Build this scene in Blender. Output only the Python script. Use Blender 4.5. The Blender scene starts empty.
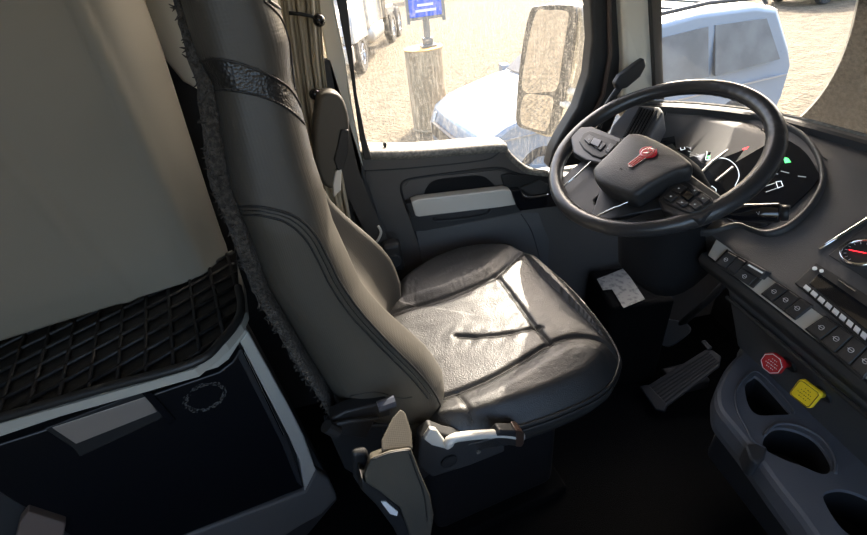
import bpy, bmesh, math, random
from mathutils import Vector, Matrix, noise
from mathutils.bvhtree import BVHTree
from mathutils.geometry import tessellate_polygon
random.seed(4)
S = bpy.context.scene
COL = S.collection
PI = math.pi
V = Vector
W, H = 867, 535
# ------------------------------------------------------------------ camera
F = 450.0
CP = V((0, 0, 1.45))
p_, r_, w_ = map(math.radians, (35, 7, 6.5))
FW = V((math.sin(w_)*math.cos(p_), math.cos(w_)*math.cos(p_), -math.sin(p_)))
R0 = FW.cross(V((0, 0, 1))).normalized(); U0 = R0.cross(FW)
RV = R0*math.cos(r_) - U0*math.sin(r_); UV_ = U0*math.cos(r_) + R0*math.sin(r_)
cd = bpy.data.cameras.new('camera'); cam = bpy.data.objects.new('camera', cd); COL.objects.link(cam)
cd.sensor_width = 36; cd.lens = F/W*36; cd.clip_start = .01; cd.clip_end = 500
m3 = Matrix((RV, UV_, -FW)).transposed()
cam.matrix_world = Matrix.Translation(CP) @ m3.to_4x4()
S.camera = cam

def ray(x, y): return FW + RV*((x-W/2)/F) - UV_*((y-H/2)/F)
def at(x, y, p0, n):
    d = ray(x, y); n = V(n); return CP + d*((V(p0)-CP).dot(n)/d.dot(n))
def atY(x, y, Y): return at(x, y, (0, Y, 0), (0, 1, 0))
def atZ(x, y, Z): return at(x, y, (0, 0, Z), (0, 0, 1))
def atX(x, y, X): return at(x, y, (X, 0, 0), (1, 0, 0))

# ------------------------------------------------------------------ objects
def tag(o, label=None, cat=None, group=None, kind=None):
    if label: o['label'] = label
    if cat: o['category'] = cat
    if group: o['group'] = group
    if kind: o['kind'] = kind
    return o
def thing(name, label, cat, loc=(0, 0, 0), group=None, kind=None):
    o = bpy.data.objects.new(name, None); COL.objects.link(o); o.location = loc
    o.empty_display_size = .05
    return tag(o, label, cat, group, kind)
def mesh_obj(name, verts, faces, m, parent=None, smooth=False, mats=None, fm=None):
    me = bpy.data.meshes.new(name)
    me.from_pydata([tuple(v) for v in verts], [], faces)
    bm = bmesh.new(); bm.from_mesh(me); bmesh.ops.recalc_face_normals(bm, faces=bm.faces); bm.to_mesh(me); bm.free()
    for k in (mats or [m]): me.materials.append(k)
    if fm:
        for p, i in zip(me.polygons, fm): p.material_index = i
    o = bpy.data.objects.new(name, me); COL.objects.link(o)
    if smooth:
        for p in me.polygons: p.use_smooth = True
    if parent:
        o.parent = parent
        off = V((0, 0, 0)); q = parent
        while q: off += q.location; q = q.parent
        o.location = -off
    return o
def bevel(o, w, seg=3, ang=40, smooth=True):
    b = o.modifiers.new('bevel', 'BEVEL'); b.width = w; b.segments = seg; b.limit_method = 'ANGLE'; b.angle_limit = math.radians(ang)
    b.use_clamp_overlap = True
    if smooth:
        for p in o.data.polygons: p.use_smooth = True
        b.harden_normals = False
        n = o.modifiers.new('wn', 'WEIGHTED_NORMAL')
    return o
class MB:
    def __init__(s): s.v = []; s.f = []
    def add(s, vs, fs):
        n = len(s.v); s.v += [V(v) for v in vs]; s.f += [[i+n for i in f] for f in fs]
    def box(s, c, d, R=None):
        c = V(c); vs = []
        for x in (-1, 1):
            for y in (-1, 1):
                for z in (-1, 1):
                    q = V((x*d[0]/2, y*d[1]/2, z*d[2]/2))
                    vs.append(c + (R @ q if R else q))
        s.add(vs, [(0, 1, 3, 2), (4, 6, 7, 5), (0, 4, 5, 1), (2, 3, 7, 6), (0, 2, 6, 4), (1, 5, 7, 3)])
    def prism(s, pts, ext):
        n = len(pts); pts = [V(p) for p in pts]; ext = V(ext)
        tri = tessellate_polygon([pts])
        vs = pts + [p+ext for p in pts]
        fs = [list(t) for t in tri] + [[i+n for i in t] for t in tri] if n > 60 else [list(range(n)), [i+n for i in range(n)]]
        fs += [[i, (i+1) % n, (i+1) % n+n, i+n] for i in range(n)]
        s.add(vs, fs)
    def tube(s, pts, r, k=10, closed=False, cap=True):
        pts = [V(p) for p in pts]; n = len(pts); rs = r if isinstance(r, (list, tuple)) else [r]*n
        prev = None; vs = []
        for i, p in enumerate(pts):
            if closed: t = pts[(i+1) % n]-pts[i-1]
            else: t = pts[min(i+1, n-1)]-pts[max(i-1, 0)]
            t.normalize()
            if prev is None:
                a = t.cross(V((0, 0, 1)))
                if a.length < .1: a = t.cross(V((1, 0, 0)))
            else: a = prev - t*prev.dot(t)
            a.normalize(); prev = a; b = t.cross(a)
            for j in range(k):
                th = 2*PI*j/k; vs.append(p+(a*math.cos(th)+b*math.sin(th))*rs[i])
        fs = []
        for i in range(n if closed else n-1):
            for j in range(k):
                i2 = (i+1) % n
                fs.append([i*k+j, i*k+(j+1) % k, i2*k+(j+1) % k, i2*k+j])
        if cap and not closed: fs += [list(range(k)), list(range((n-1)*k, n*k))]
        s.add(vs, fs)
    def lathe(s, c, axis, prof, k=24, ax=None):   # prof: (radius, height)
        axis = V(axis).normalized(); c = V(c)
        a = axis.cross(V((0, 0, 1)))
        if a.length < .1: a = axis.cross(V((1, 0, 0)))
        a.normalize(); b = axis.cross(a); vs = []
        for r, h in prof:
            for j in range(k):
                th = 2*PI*j/k; vs.append(c+axis*h+(a*math.cos(th)+b*math.sin(th))*r)
        fs = [[i*k+j, i*k+(j+1) % k, (i+1)*k+(j+1) % k, (i+1)*k+j] for i in range(len(prof)-1) for j in range(k)]
        if prof[0][0] > 1e-5: fs.append(list(range(k)))
        if prof[-1][0] > 1e-5: fs.append(list(range((len(prof)-1)*k, len(prof)*k)))
        s.add(vs, fs)
    def loft(s, rings, cap=True, closed=True):
        n = len(rings[0]); vs = [p for r in rings for p in r]; fs = []
        for i in range(len(rings)-1):
            for j in range(n if closed else n-1):
                fs.append([i*n+j, i*n+(j+1) % n, (i+1)*n+(j+1) % n, (i+1)*n+j])
        if cap and closed: fs += [list(range(n)), list(range((len(rings)-1)*n, len(rings)*n))]
        s.add(vs, fs)
    def build(s, name, m, parent=None, smooth=False, bev=0, seg=3, **k):
        o = mesh_obj(name, s.v, s.f, m, parent, smooth, **k)
        if bev: bevel(o, bev, seg)
        return o
def slab(name, px, p0, n, depth, m, parent=None, bev=0, seg=3, label=None):
    """a panel whose front face lies on the plane (p0, n) and which is `depth` thick behind it"""
    n = V(n).normalized(); pts = [at(x, y, p0, n) for x, y in px]
    if n.dot(CP-V(p0)) < 0: n = -n
    b = MB(); b.prism(pts, -n*depth)
    o = b.build(name, m, parent, bev=bev, seg=seg)
    if label: o['label'] = label
    return o
def smooth_line(pts, n=8, closed=False):
    P = [V(p) for p in pts]; out = []; N = len(P)
    for i in range(N if closed else N-1):
        g = (lambda j: P[j % N]) if closed else (lambda j: P[max(0, min(N-1, j))])
        a, b, c, d = g(i-1), g(i), g(i+1), g(i+2)
        for k in range(n):
            t = k/n
            out.append(.5*((2*b)+(c-a)*t+(2*a-5*b+4*c-d)*t*t+(-a+3*b-3*c+d)*t**3))
    if not closed: out.append(P[-1])
    return out
def sm2(px, n=6, closed=True): return [(p.x, p.y) for p in smooth_line([V((x, y, 0)) for x, y in px], n, closed)]
def interp(x, xs, ys):
    if x <= xs[0]: return ys[0]
    for i in range(len(xs)-1):
        if x <= xs[i+1]:
            t = (x-xs[i])/(xs[i+1]-xs[i]); return ys[i]+(ys[i+1]-ys[i])*t
    return ys[-1]
def inpoly(x, y, P):
    c = False; j = len(P)-1
    for i in range(len(P)):
        if (P[i][1] > y) != (P[j][1] > y) and x < (P[j][0]-P[i][0])*(y-P[i][1])/(P[j][1]-P[i][1])+P[i][0]: c = not c
        j = i
    return c
def sstep(a, b, x):
    t = max(0, min(1, (x-a)/(b-a))); return t*t*(3-2*t)
def dpl(p, L):
    best = 9
    for i in range(len(L)-1):
        a, b = L[i], L[i+1]; d = b-a; t = max(0, min(1, (p-a).dot(d)/max(1e-9, d.dot(d))))
        best = min(best, (p-a-d*t).length)
    return best

# ------------------------------------------------------------------ materials
def mat(name, c, rough=.5, metal=0, bump=None, spec=.5, coat=0, emit=None, var=None, sheen=0, alpha=None):
    """bump=(kind, scale, strength, distance); var=(second colour, scale, lo, hi)"""
    m = bpy.data.materials.new(name); m.use_nodes = True; nt = m.node_tree; b = nt.nodes['Principled BSDF']
    b.inputs['Base Color'].default_value = (*c, 1); b.inputs['Roughness'].default_value = rough
    b.inputs['Metallic'].default_value = metal; b.inputs['Specular IOR Level'].default_value = spec
    b.inputs['Coat Weight'].default_value = coat; b.inputs['Sheen Weight'].default_value = sheen
    if emit: b.inputs['Emission Color'].default_value = (*c, 1); b.inputs['Emission Strength'].default_value = emit
    tc = nt.nodes.new('ShaderNodeTexCoord')
    if var:
        n = nt.nodes.new('ShaderNodeTexNoise'); n.inputs['Scale'].default_value = var[1]; n.inputs['Detail'].default_value = 6
        r = nt.nodes.new('ShaderNodeValToRGB'); r.color_ramp.elements[0].position = var[2]; r.color_ramp.elements[1].position = var[3]
        r.color_ramp.elements[0].color = (*c, 1); r.color_ramp.elements[1].color = (*var[0], 1)
        nt.links.new(tc.outputs['Object'], n.inputs['Vector']); nt.links.new(n.outputs['Fac'], r.inputs['Fac'])
        nt.links.new(r.outputs['Color'], b.inputs['Base Color'])
    if bump:
        kind, sc, st, di = bump
        if kind == 'noise':
            t = nt.nodes.new('ShaderNodeTexNoise'); t.inputs['Detail'].default_value = 5; out = t.outputs['Fac']
        else:
            t = nt.nodes.new('ShaderNodeTexVoronoi'); out = t.outputs['Distance']
            t.inputs['Randomness'].default_value = 0.0 if kind == 'perf' else 1.0
        t.inputs['Scale'].default_value = sc
        nt.links.new(tc.outputs['Object'], t.inputs['Vector'])
        bp = nt.nodes.new('ShaderNodeBump'); bp.inputs['Strength'].default_value = st; bp.inputs['Distance'].default_value = di
        nt.links.new(out, bp.inputs['Height']); nt.links.new(bp.outputs['Normal'], b.inputs['Normal'])
    return m
M = {}
M['leather'] = mat('leather', (.024, .024, .024), .36, bump=('vor', 420, .4, .0012), var=((.034, .033, .031), 9, .35, .7), spec=.45)
M['leather_perf'] = mat('leather_perforated', (.026, .026, .025), .38, bump=('vor', 300, .5, .0012), var=((.034, .032, .03), 7, .35, .7), spec=.45)
M['vinyl'] = mat('vinyl_side', (.066, .059, .047), .5, bump=('perf', 330, .3, .001), var=((.076, .067, .053), 4, .35, .7))
M['vinyl_perf'] = mat('vinyl_mesh', (.055, .050, .043), .5, bump=('perf', 230, .3, .001), var=((.07, .064, .054), 5, .35, .7))
M['band'] = mat('gloss_leather', (.012, .012, .012), .33, bump=('vor', 300, .5, .0015))
M['piping'] = mat('piping', (.022, .021, .02), .5)
M['thread'] = mat('thread', (.03, .028, .026), .7)
M['fuzz'] = mat('carpet_back', (.035, .029, .023), .95, bump=('noise', 300, 1, .006), var=((.085, .072, .058), 160, .42, .62), sheen=.05)
M['black'] = mat('black_plastic', (.016, .016, .017), .5, bump=('noise', 500, .25, .0006))
M['blackgloss'] = mat('gloss_black', (.008, .008, .01), .12, coat=.4)
M['dash'] = mat('dash_plastic', (.062, .06, .061), .55, bump=('vor', 700, .5, .0006), var=((.07, .069, .07), 5, .3, .7))
M['dashdark'] = mat('dash_dark', (.03, .03, .031), .55, bump=('vor', 700, .4, .0006))
M['console'] = mat('console_plastic', (.10, .103, .115), .5, bump=('vor', 600, .5, .0006))
M['well'] = mat('cup_rubber', (.008, .008, .009), .8, spec=.2)
M['silver'] = mat('satin_silver', (.58, .56, .51), .45, .1, bump=('noise', 260, .1, .0004))
M['silverlip'] = mat('painted_silver', (.52, .50, .44), .45, .15)
M['chrome'] = mat('chrome', (.85, .85, .85), .12, 1)
M['steel'] = mat('dull_steel', (.45, .42, .38), .35, .8)
M['door'] = mat('door_plastic', (.088, .080, .074), .55, bump=('vor', 600, .5, .0007))
M['doorlow'] = mat('door_cloth', (.10, .098, .098), .6, bump=('noise', 500, .4, .0008))
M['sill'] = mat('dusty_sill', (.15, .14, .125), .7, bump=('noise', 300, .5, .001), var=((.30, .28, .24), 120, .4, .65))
M['beige'] = mat('beige_panel', (.27, .235, .18), .6, bump=('noise', 400, .12, .0006), var=((.245, .215, .165), 3, .35, .7))
M['beigetrim'] = mat('beige_trim', (.74, .70, .60), .55, bump=('noise', 500, .15, .0006))
M['curtain'] = mat('curtain_cloth', (.45, .39, .29), .85, bump=('noise', 400, .4, .001))
M['floor'] = mat('black_carpet', (.003, .003, .003), 1, bump=('noise', 400, 1, .004), var=((.006, .006, .006), 200, .45, .7), spec=.1)
M['rubber'] = mat('rubber', (.02, .02, .02), .7)
M['pedal'] = mat('pedal_rubber', (.045, .045, .045), .6)
M['fridge'] = mat('fridge_black', (.0045, .005, .007), .32, bump=('noise', 60, .05, .001))
M['smudge'] = mat('smudge', (.09, .087, .083), .7)
M['latch'] = mat('latch_metal', (.42, .37, .33), .35, .5, bump=('noise', 60, .2, .001))
M['red'] = mat('red_knob', (.42, .012, .015), .4)
M['yellow'] = mat('yellow_knob', (.85, .60, .02), .4)
M['white'] = mat('white_mark', (.75, .75, .75), .5)
M['inkmark'] = mat('dark_mark', (.10, .05, .0), .5)
M['paper'] = mat('paper_label', (.22, .215, .20), .8, var=((.12, .12, .115), 60, .5, .62))
M['emblem'] = mat('emblem_red', (.55, .02, .03), .3)
M['emb_chrome'] = mat('emblem_chrome', (.6, .45, .45), .2, .9)
M['screen'] = mat('display_glass', (.006, .008, .012), .06, coat=1.0)
M['lit_white'] = mat('lit_white', (.6, .65, .7), .5, emit=1.0)
M['lit_grey'] = mat('lit_grey', (.3, .32, .33), .5, emit=.5)
M['lit_red'] = mat('lit_red', (.9, .02, .03), .5, emit=2.0)
M['lit_green'] = mat('lit_green', (.05, .7, .15), .5, emit=1.5)
M['rim'] = mat('wheel_leather', (.03, .03, .032), .3, coat=.15, bump=('vor', 500, .3, .0008))
M['hub'] = mat('airbag_pad', (.026, .026, .027), .5, bump=('vor', 520, .5, .0008))
M['button'] = mat('button_plastic', (.03, .03, .032), .35)
M['belt'] = mat('belt_webbing', (.05, .047, .044), .8)
M['whiteedge'] = mat('white_plastic', (.7, .68, .62), .5)
# exterior
M['ground'] = mat('gravel', (.085, .066, .038), .95, bump=('noise', 12, 1, .12), var=((.155, .12, .073), 3.2, .38, .62))
M['vanpaint'] = mat('van_paint', (.24, .29, .35), .3, .2, coat=.5)
M['carglass'] = mat('car_glass', (.08, .075, .068), .35, coat=0, var=((.13, .125, .115), 3, .4, .65))
M['trim_black'] = mat('trim_black', (.03, .03, .03), .5)
M['tyre'] = mat('tyre', (.035, .035, .035), .8)
M['alloy'] = mat('alloy', (.5, .5, .5), .35, .7)
M['concrete'] = mat('rusty_steel', (.27, .20, .125), .8, bump=('noise', 30, .5, .02), var=((.36, .28, .18), 5, .35, .65))
M['rusttop'] = mat('rust_top', (.62, .35, .10), .8)
M['galv'] = mat('galvanised', (.2, .2, .19), .5, .5)
M['signblue'] = mat('sign_blue', (.03, .12, .62), .5)
M['truckwhite'] = mat('truck_white', (.34, .33, .30), .35, coat=.3)
M['truckgrey'] = mat('truck_chassis', (.12, .12, .12), .6)
M['carred'] = mat('car_red', (.5, .03, .02), .3, coat=.5)
M['cardark'] = mat('car_dark', (.04, .045, .05), .3, coat=.5)
M['lamp_glass'] = mat('lamp_glass', (.6, .6, .6), .1, coat=.8)
M['orange'] = mat('orange_marker', (.8, .25, .05), .3)
M['foliage'] = mat('foliage', (.07, .075, .04), .9, bump=('noise', 4, 1, .3))
M['mirrorg'] = mat('mirror_glass', (.9, .9, .9), .02, 1)
M['mirrorhouse'] = mat('mirror_housing', (.33, .31, .27), .35, .5, var=((.55, .52, .45), 120, .5, .62))
M['mirrorframe'] = mat('mirror_frame', (.04, .04, .038), .5, var=((.3, .28, .24), 140, .52, .66))

# diamond tread mat
def diamond():
    m = mat('diamond_mat', (.017, .016, .015), .5); nt = m.node_tree; b = nt.nodes['Principled BSDF']
    tc = nt.nodes.new('ShaderNodeTexCoord'); n2 = nt.nodes.new('ShaderNodeTexNoise'); n2.inputs['Scale'].default_value = 90
    nt.links.new(tc.outputs['Object'], n2.inputs['Vector'])
    bp = nt.nodes.new('ShaderNodeBump'); bp.inputs['Strength'].default_value = .5; bp.inputs['Distance'].default_value = .003
    nt.links.new(n2.outputs['Fac'], bp.inputs['Height']); nt.links.new(bp.outputs['Normal'], b.inputs['Normal'])
    return m
M['mat'] = diamond()
M['mat'].node_tree.nodes['Principled BSDF'].inputs['Base Color'].default_value = (.009, .0085, .008, 1)

def glass(name, tint, dirtcol, stretch, scale, lo, hi, amount, base, arc=None):
    """thin pane: clear, with a film of dried dirt; arc=(centre, radius, opacity) is the rim of the wiped disc"""
    m = bpy.data.materials.new(name); m.use_nodes = True; nt = m.node_tree; nt.nodes.clear(); L = nt.links.new; N = nt.nodes.new
    out = N('ShaderNodeOutputMaterial'); tr = N('ShaderNodeBsdfTransparent'); tr.inputs[0].default_value = (*tint, 1)
    gl = N('ShaderNodeBsdfGlossy'); gl.inputs['Roughness'].default_value = .02
    fr = N('ShaderNodeLayerWeight'); fr.inputs['Blend'].default_value = .12
    mx = N('ShaderNodeMixShader'); mul = N('ShaderNodeMath'); mul.operation = 'MULTIPLY'; mul.inputs[1].default_value = .25
    L(fr.outputs['Fresnel'], mul.inputs[0]); L(mul.outputs[0], mx.inputs[0]); L(tr.outputs[0], mx.inputs[1]); L(gl.outputs[0], mx.inputs[2])
    d1 = N('ShaderNodeBsdfDiffuse'); d1.inputs[0].default_value = (*dirtcol, 1)
    d2 = N('ShaderNodeBsdfTranslucent'); d2.inputs[0].default_value = (*dirtcol, 1)
    dm = N('ShaderNodeMixShader'); dm.inputs[0].default_value = .5; L(d1.outputs[0], dm.inputs[1]); L(d2.outputs[0], dm.inputs[2])
    tc = N('ShaderNodeTexCoord'); mp = N('ShaderNodeMapping'); mp.inputs['Scale'].default_value = stretch
    L(tc.outputs['Object'], mp.inputs[0])
    facs = []
    for sc, w in ((scale, 1), (scale*3.1, .8)):
        n = N('ShaderNodeTexNoise'); n.inputs['Scale'].default_value = sc; n.inputs['Detail'].default_value = 7; n.inputs['Roughness'].default_value = .7
        L(mp.outputs[0] if w == 1 else tc.outputs['Object'], n.inputs['Vector'])
        r = N('ShaderNodeMapRange'); r.inputs[1].default_value = lo; r.inputs[2].default_value = hi; r.inputs[4].default_value = amount*w
        L(n.outputs['Fac'], r.inputs[0]); facs.append(r.outputs[0])
    mxm = N('ShaderNodeMath'); mxm.operation = 'MAXIMUM'; L(facs[0], mxm.inputs[0]); L(facs[1], mxm.inputs[1])
    ad = N('ShaderNodeMath'); ad.operation = 'ADD'; ad.use_clamp = True; ad.inputs[1].default_value = base; L(mxm.outputs[0], ad.inputs[0])
    fac = ad.outputs[0]
    if arc:
        vm = N('ShaderNodeVectorMath'); vm.operation = 'DISTANCE'; vm.inputs[1].default_value = arc[0]; L(tc.outputs['Object'], vm.inputs[0])
        r = N('ShaderNodeMapRange'); r.inputs[1].default_value = arc[1]-.0012; r.inputs[2].default_value = arc[1]+.0012; L(vm.outputs['Value'], r.inputs[0])
        n = N('ShaderNodeTexNoise'); n.inputs['Scale'].default_value = 330; n.inputs['Detail'].default_value = 8; L(tc.outputs['Object'], n.inputs['Vector'])
        r2 = N('ShaderNodeMapRange'); r2.inputs[1].default_value = .4; r2.inputs[2].default_value = .62; r2.inputs[3].default_value = .99; r2.inputs[4].default_value = arc[2]; L(n.outputs['Fac'], r2.inputs[0])
        mm = N('ShaderNodeMath'); mm.operation = 'MULTIPLY'; L(r.outputs[0], mm.inputs[0]); L(r2.outputs[0], mm.inputs[1])
        # ridge of dirt left at the end of the wiper's stroke
        sb = N('ShaderNodeMath'); sb.operation = 'COMPARE'; sb.inputs[1].default_value = arc[1]; sb.inputs[2].default_value = .0018; L(vm.outputs['Value'], sb.inputs[0])
        m2 = N('ShaderNodeMath'); m2.operation = 'MAXIMUM'; L(mm.outputs[0], m2.inputs[0]); L(fac, m2.inputs[1])
        grime = N('ShaderNodeBsdfDiffuse'); grime.inputs[0].default_value = (.34, .30, .24, 1)
        gr = N('ShaderNodeValToRGB'); gr.color_ramp.elements[0].position = .38; gr.color_ramp.elements[1].position = .66
        gr.color_ramp.elements[0].color = (.06, .053, .043, 1); gr.color_ramp.elements[1].color = (.42, .38, .31, 1)
        n4 = N('ShaderNodeTexNoise'); n4.inputs['Scale'].default_value = 120; n4.inputs['Detail'].default_value = 5; n4.inputs['Roughness'].default_value = .75
        L(tc.outputs['Object'], n4.inputs['Vector']); L(n4.outputs['Fac'], gr.inputs['Fac']); L(gr.outputs['Color'], grime.inputs[0])
        gt = N('ShaderNodeBsdfTranslucent'); gt.inputs[0].default_value = (.04, .035, .028, 1)
        gm = N('ShaderNodeMixShader'); gm.inputs[0].default_value = .5; L(grime.outputs[0], gm.inputs[1]); L(gt.outputs[0], gm.inputs[2])
        e = N('ShaderNodeMixShader'); L(r.outputs[0], e.inputs[0]); L(dm.outputs[0], e.inputs[1]); L(gm.outputs[0], e.inputs[2])
        e2 = N('ShaderNodeMixShader'); L(sb.outputs[0], e2.inputs[0]); L(e.outputs[0], e2.inputs[1]); L(dm.outputs[0], e2.inputs[2])
        dsh = e2.outputs[0]
        m3_ = N('ShaderNodeMath'); m3_.operation = 'MAXIMUM'; L(m2.outputs[0], m3_.inputs[0])
        s9 = N('ShaderNodeMath'); s9.operation = 'MULTIPLY'; s9.inputs[1].default_value = .8; L(sb.outputs[0], s9.inputs[0]); L(s9.outputs[0], m3_.inputs[1]); fac = m3_.outputs[0]
    else: dsh = dm.outputs[0]
    fin = N('ShaderNodeMixShader'); L(fac, fin.inputs[0]); L(mx.outputs[0], fin.inputs[1]); L(dsh, fin.inputs[2]); L(fin.outputs[0], out.inputs[0])
    return m
M['sideglass'] = glass('dusty_side_glass', (.98, .98, .98), (.40, .375, .33), (7, 7, .4), 30, .53, .74, .5, .03)

# ------------------------------------------------------------------ world, sun
wd = bpy.data.worlds.new('sky'); S.world = wd; wd.use_nodes = True; nt = wd.node_tree
sk = nt.nodes.new('ShaderNodeTexSky'); sk.sky_type = 'NISHITA'; sk.sun_disc = False
SUN_EL, SUN_AZ = 35, 33          # azimuth from +Y towards +X
sk.sun_elevation = math.radians(SUN_EL); sk.sun_rotation = math.radians(SUN_AZ); sk.altitude = 100; sk.dust_density = 5; sk.ozone_density = .6
nt.links.new(sk.outputs[0], nt.nodes['Background'].inputs[0]); nt.nodes['Background'].inputs[1].default_value = .5
sd = bpy.data.lights.new('sun', 'SUN'); so = bpy.data.objects.new('sun', sd); COL.objects.link(so)
sd.energy = 7.0; sd.angle = math.radians(.53); sd.color = (1, .90, .74)
sv = V((math.sin(math.radians(SUN_AZ))*math.cos(math.radians(SUN_EL)), math.cos(math.radians(SUN_AZ))*math.cos(math.radians(SUN_EL)), math.sin(math.radians(SUN_EL))))
so.rotation_euler = sv.to_track_quat('Z', 'Y').to_euler()
vs = S.view_settings; vs.view_transform = 'Standard'; vs.look = 'None'; vs.gamma = 1; vs.exposure = 1.0; vs.use_curve_mapping = False

# ================================================================== CAB SHELL
g = -1.25
def struct(name, b, m, bev=0, label=None):
    o = b.build(name, m, None, bev=bev); o['kind'] = 'structure'
    if label: o['label'] = label
    return o
b = MB(); b.box((.1, .25, -.02), (2.7, 2.2, .04)); struct('floor', b, M['floor'], label='black carpeted cab floor')
b = MB(); b.box((.1, .25, 2.0), (2.6, 2.2, .04)); struct('ceiling', b, M['beigetrim'], label='beige cab roof lining')
b = MB(); b.box((-1.22, .25, 1.0), (.04, 2.2, 2.0)); struct('wall_rear', b, M['beige'], label='beige rear cab wall')
b = MB(); b.box((-.96, -.85, 1.0), (.52, .04, 2.0)); b.box((.1, -.85, .42), (2.6, .04, .84)); struct('wall_right', b, M['beige'], label='passenger side cab wall')
b = MB(); b.box((-.64, 1.37, 1.0), (1.16, .04, 2.0)); b.box((.1, 1.37, 1.9), (2.6, .04, .22)); b.box((.65, 1.37, .4), (1.5, .04, .8)); struct('wall_left', b, M['beigetrim'], label='driver side cab wall behind and above the door')
b = MB(); b.box((1.38, .25, .4), (.04, 2.2, .8)); struct('wall_front', b, M['black'], label='dark firewall under the dashboard')

# pillars / frames  --------------------------------------------------
YD = 1.3
pn = (0, 1, 0)
o = slab('trim_1', [(300, -90), (331, -90), (333, 0), (345, 60), (352, 105), (362, 160), (372, 236), (392, 262), (368, 262), (352, 215), (338, 120), (316, 0)], (0, 1.27, 0), pn, .05, M['beigetrim'], bev=.006)
o['kind'] = 'structure'; o['label'] = 'beige pillar trim behind the driver door window'
o = slab('trim_2', [(322, -60), (336, -2), (350, 70), (360, 140), (364, 160), (372, 160), (366, 140), (357, 95), (347, 0), (339, -60)], (0, 1.255, 0), pn, .05, M['black'], bev=.004)
o['kind'] = 'structure'; o['label'] = 'black rubber window seal on the rear pillar'
o = slab('trim_3', [(588, -70), (591, 0), (593, 40), (589, 75), (578, 108), (560, 138), (553, 152), (549, 170), (585, 165), (612, 130), (626, 95), (628, 60), (626, 0), (622, -70)], (0, 1.27, 0), pn, .06, M['black'], bev=.012)
o['kind'] = 'structure'; o['label'] = 'black door frame seal at the front pillar'
sl = MB(); sl.tube([atY(x, y, 1.262) for x, y in [(606, -70), (609, 0), (610, 55), (603, 95), (588, 125), (570, 150)]], .006, 8)
o = sl.build('seal_bead', mat('seal_brown', (.07, .045, .035), .5), o, smooth=True)
o = slab('trim_4', [(618, -70), (622, 0), (625, 60), (622, 110), (632, 125), (655, 118), (656, 95), (653, 0), (650, -70)], (0, 1.24, 0), pn, .07, M['beigetrim'], bev=.015)
o['kind'] = 'structure'; o['label'] = 'beige front pillar trim beside the windscreen'
o = slab('trim_5', [(650, -70), (651, 0), (654, 60), (656, 100), (665, 100), (663, 60), (662, 0), (661, -70)], (0, 1.225, 0), pn, .04, M['black'], bev=.003)
o['kind'] = 'structure'; o['label'] = 'black seal along the windscreen edge'

# ------------------------------------------------------------------ door
door = bpy.data.objects.new('door_1', None); COL.objects.link(door); door.location = (.45, YD, 0); door['kind'] = 'structure'
door['label'] = 'dark grey driver door with dusty sill and silver pull handle'
panel = [(372, 236), (350, 157), (359, 157), (420, 156), (500, 150), (507, 153), (516, 163), (530, 173), (549, 177), (640, 175), (760, 260), (760, 460), (430, 470), (372, 470)]
slab('door_panel', panel, (0, YD, 0), pn, .05, M['door'], door, bev=.006)
# sill cap: lit dusty strip that wraps the top of the panel
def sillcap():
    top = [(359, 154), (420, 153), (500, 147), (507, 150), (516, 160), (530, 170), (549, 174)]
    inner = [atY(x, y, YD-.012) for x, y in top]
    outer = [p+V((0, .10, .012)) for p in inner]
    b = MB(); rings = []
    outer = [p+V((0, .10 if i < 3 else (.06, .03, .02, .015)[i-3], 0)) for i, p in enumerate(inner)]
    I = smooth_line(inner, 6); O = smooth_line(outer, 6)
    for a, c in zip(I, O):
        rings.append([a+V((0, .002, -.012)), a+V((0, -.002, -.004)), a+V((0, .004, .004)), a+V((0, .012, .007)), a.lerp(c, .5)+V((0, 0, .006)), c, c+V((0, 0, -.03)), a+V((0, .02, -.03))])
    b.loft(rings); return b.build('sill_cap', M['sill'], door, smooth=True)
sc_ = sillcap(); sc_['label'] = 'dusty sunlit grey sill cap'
b = MB(); q = atY(386, 151, YD+.03); b.lathe(q+V((0, 0, -.02)), (0, 0, 1), [(.004, 0), (.004, .035), (.006, .037), (.006, .045), (0.001, .048)], 12)
b.lathe(q+V((0, 0, -.012)), (0, 0, 1), [(.012, 0), (.012, .008), (.004, .01)], 14)
b.build('lock_pin', M['black'], door, smooth=True)
# upper trim seam + recess outlines
def ridge(name, px, Y, r, m, parent, closed=False, k=8):
    b = MB(); b.tube([atY(x, y, Y) for x, y in sm2(px, 5, closed)], r, k, closed); return b.build(name, m, parent, smooth=True)
ridge('seam', [(364, 171), (400, 169), (450, 164.5), (485, 160), (496, 155), (502, 149)], YD, .0022, M['black'], door)
ridge('recess_edge', [(426, 262), (413, 225), (404, 200), (401, 188), (405, 181), (420, 177.5), (460, 172), (497, 168), (512, 172), (530, 178)], YD-.002, .004, M['black'], door)
slab('recess_panel', [(405, 186), (410, 180), (430, 177), (497, 170), (512, 174), (530, 181), (556, 183), (556, 213), (420, 232)], (0, YD-.004, 0), pn, .004, M['door'], door)
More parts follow.
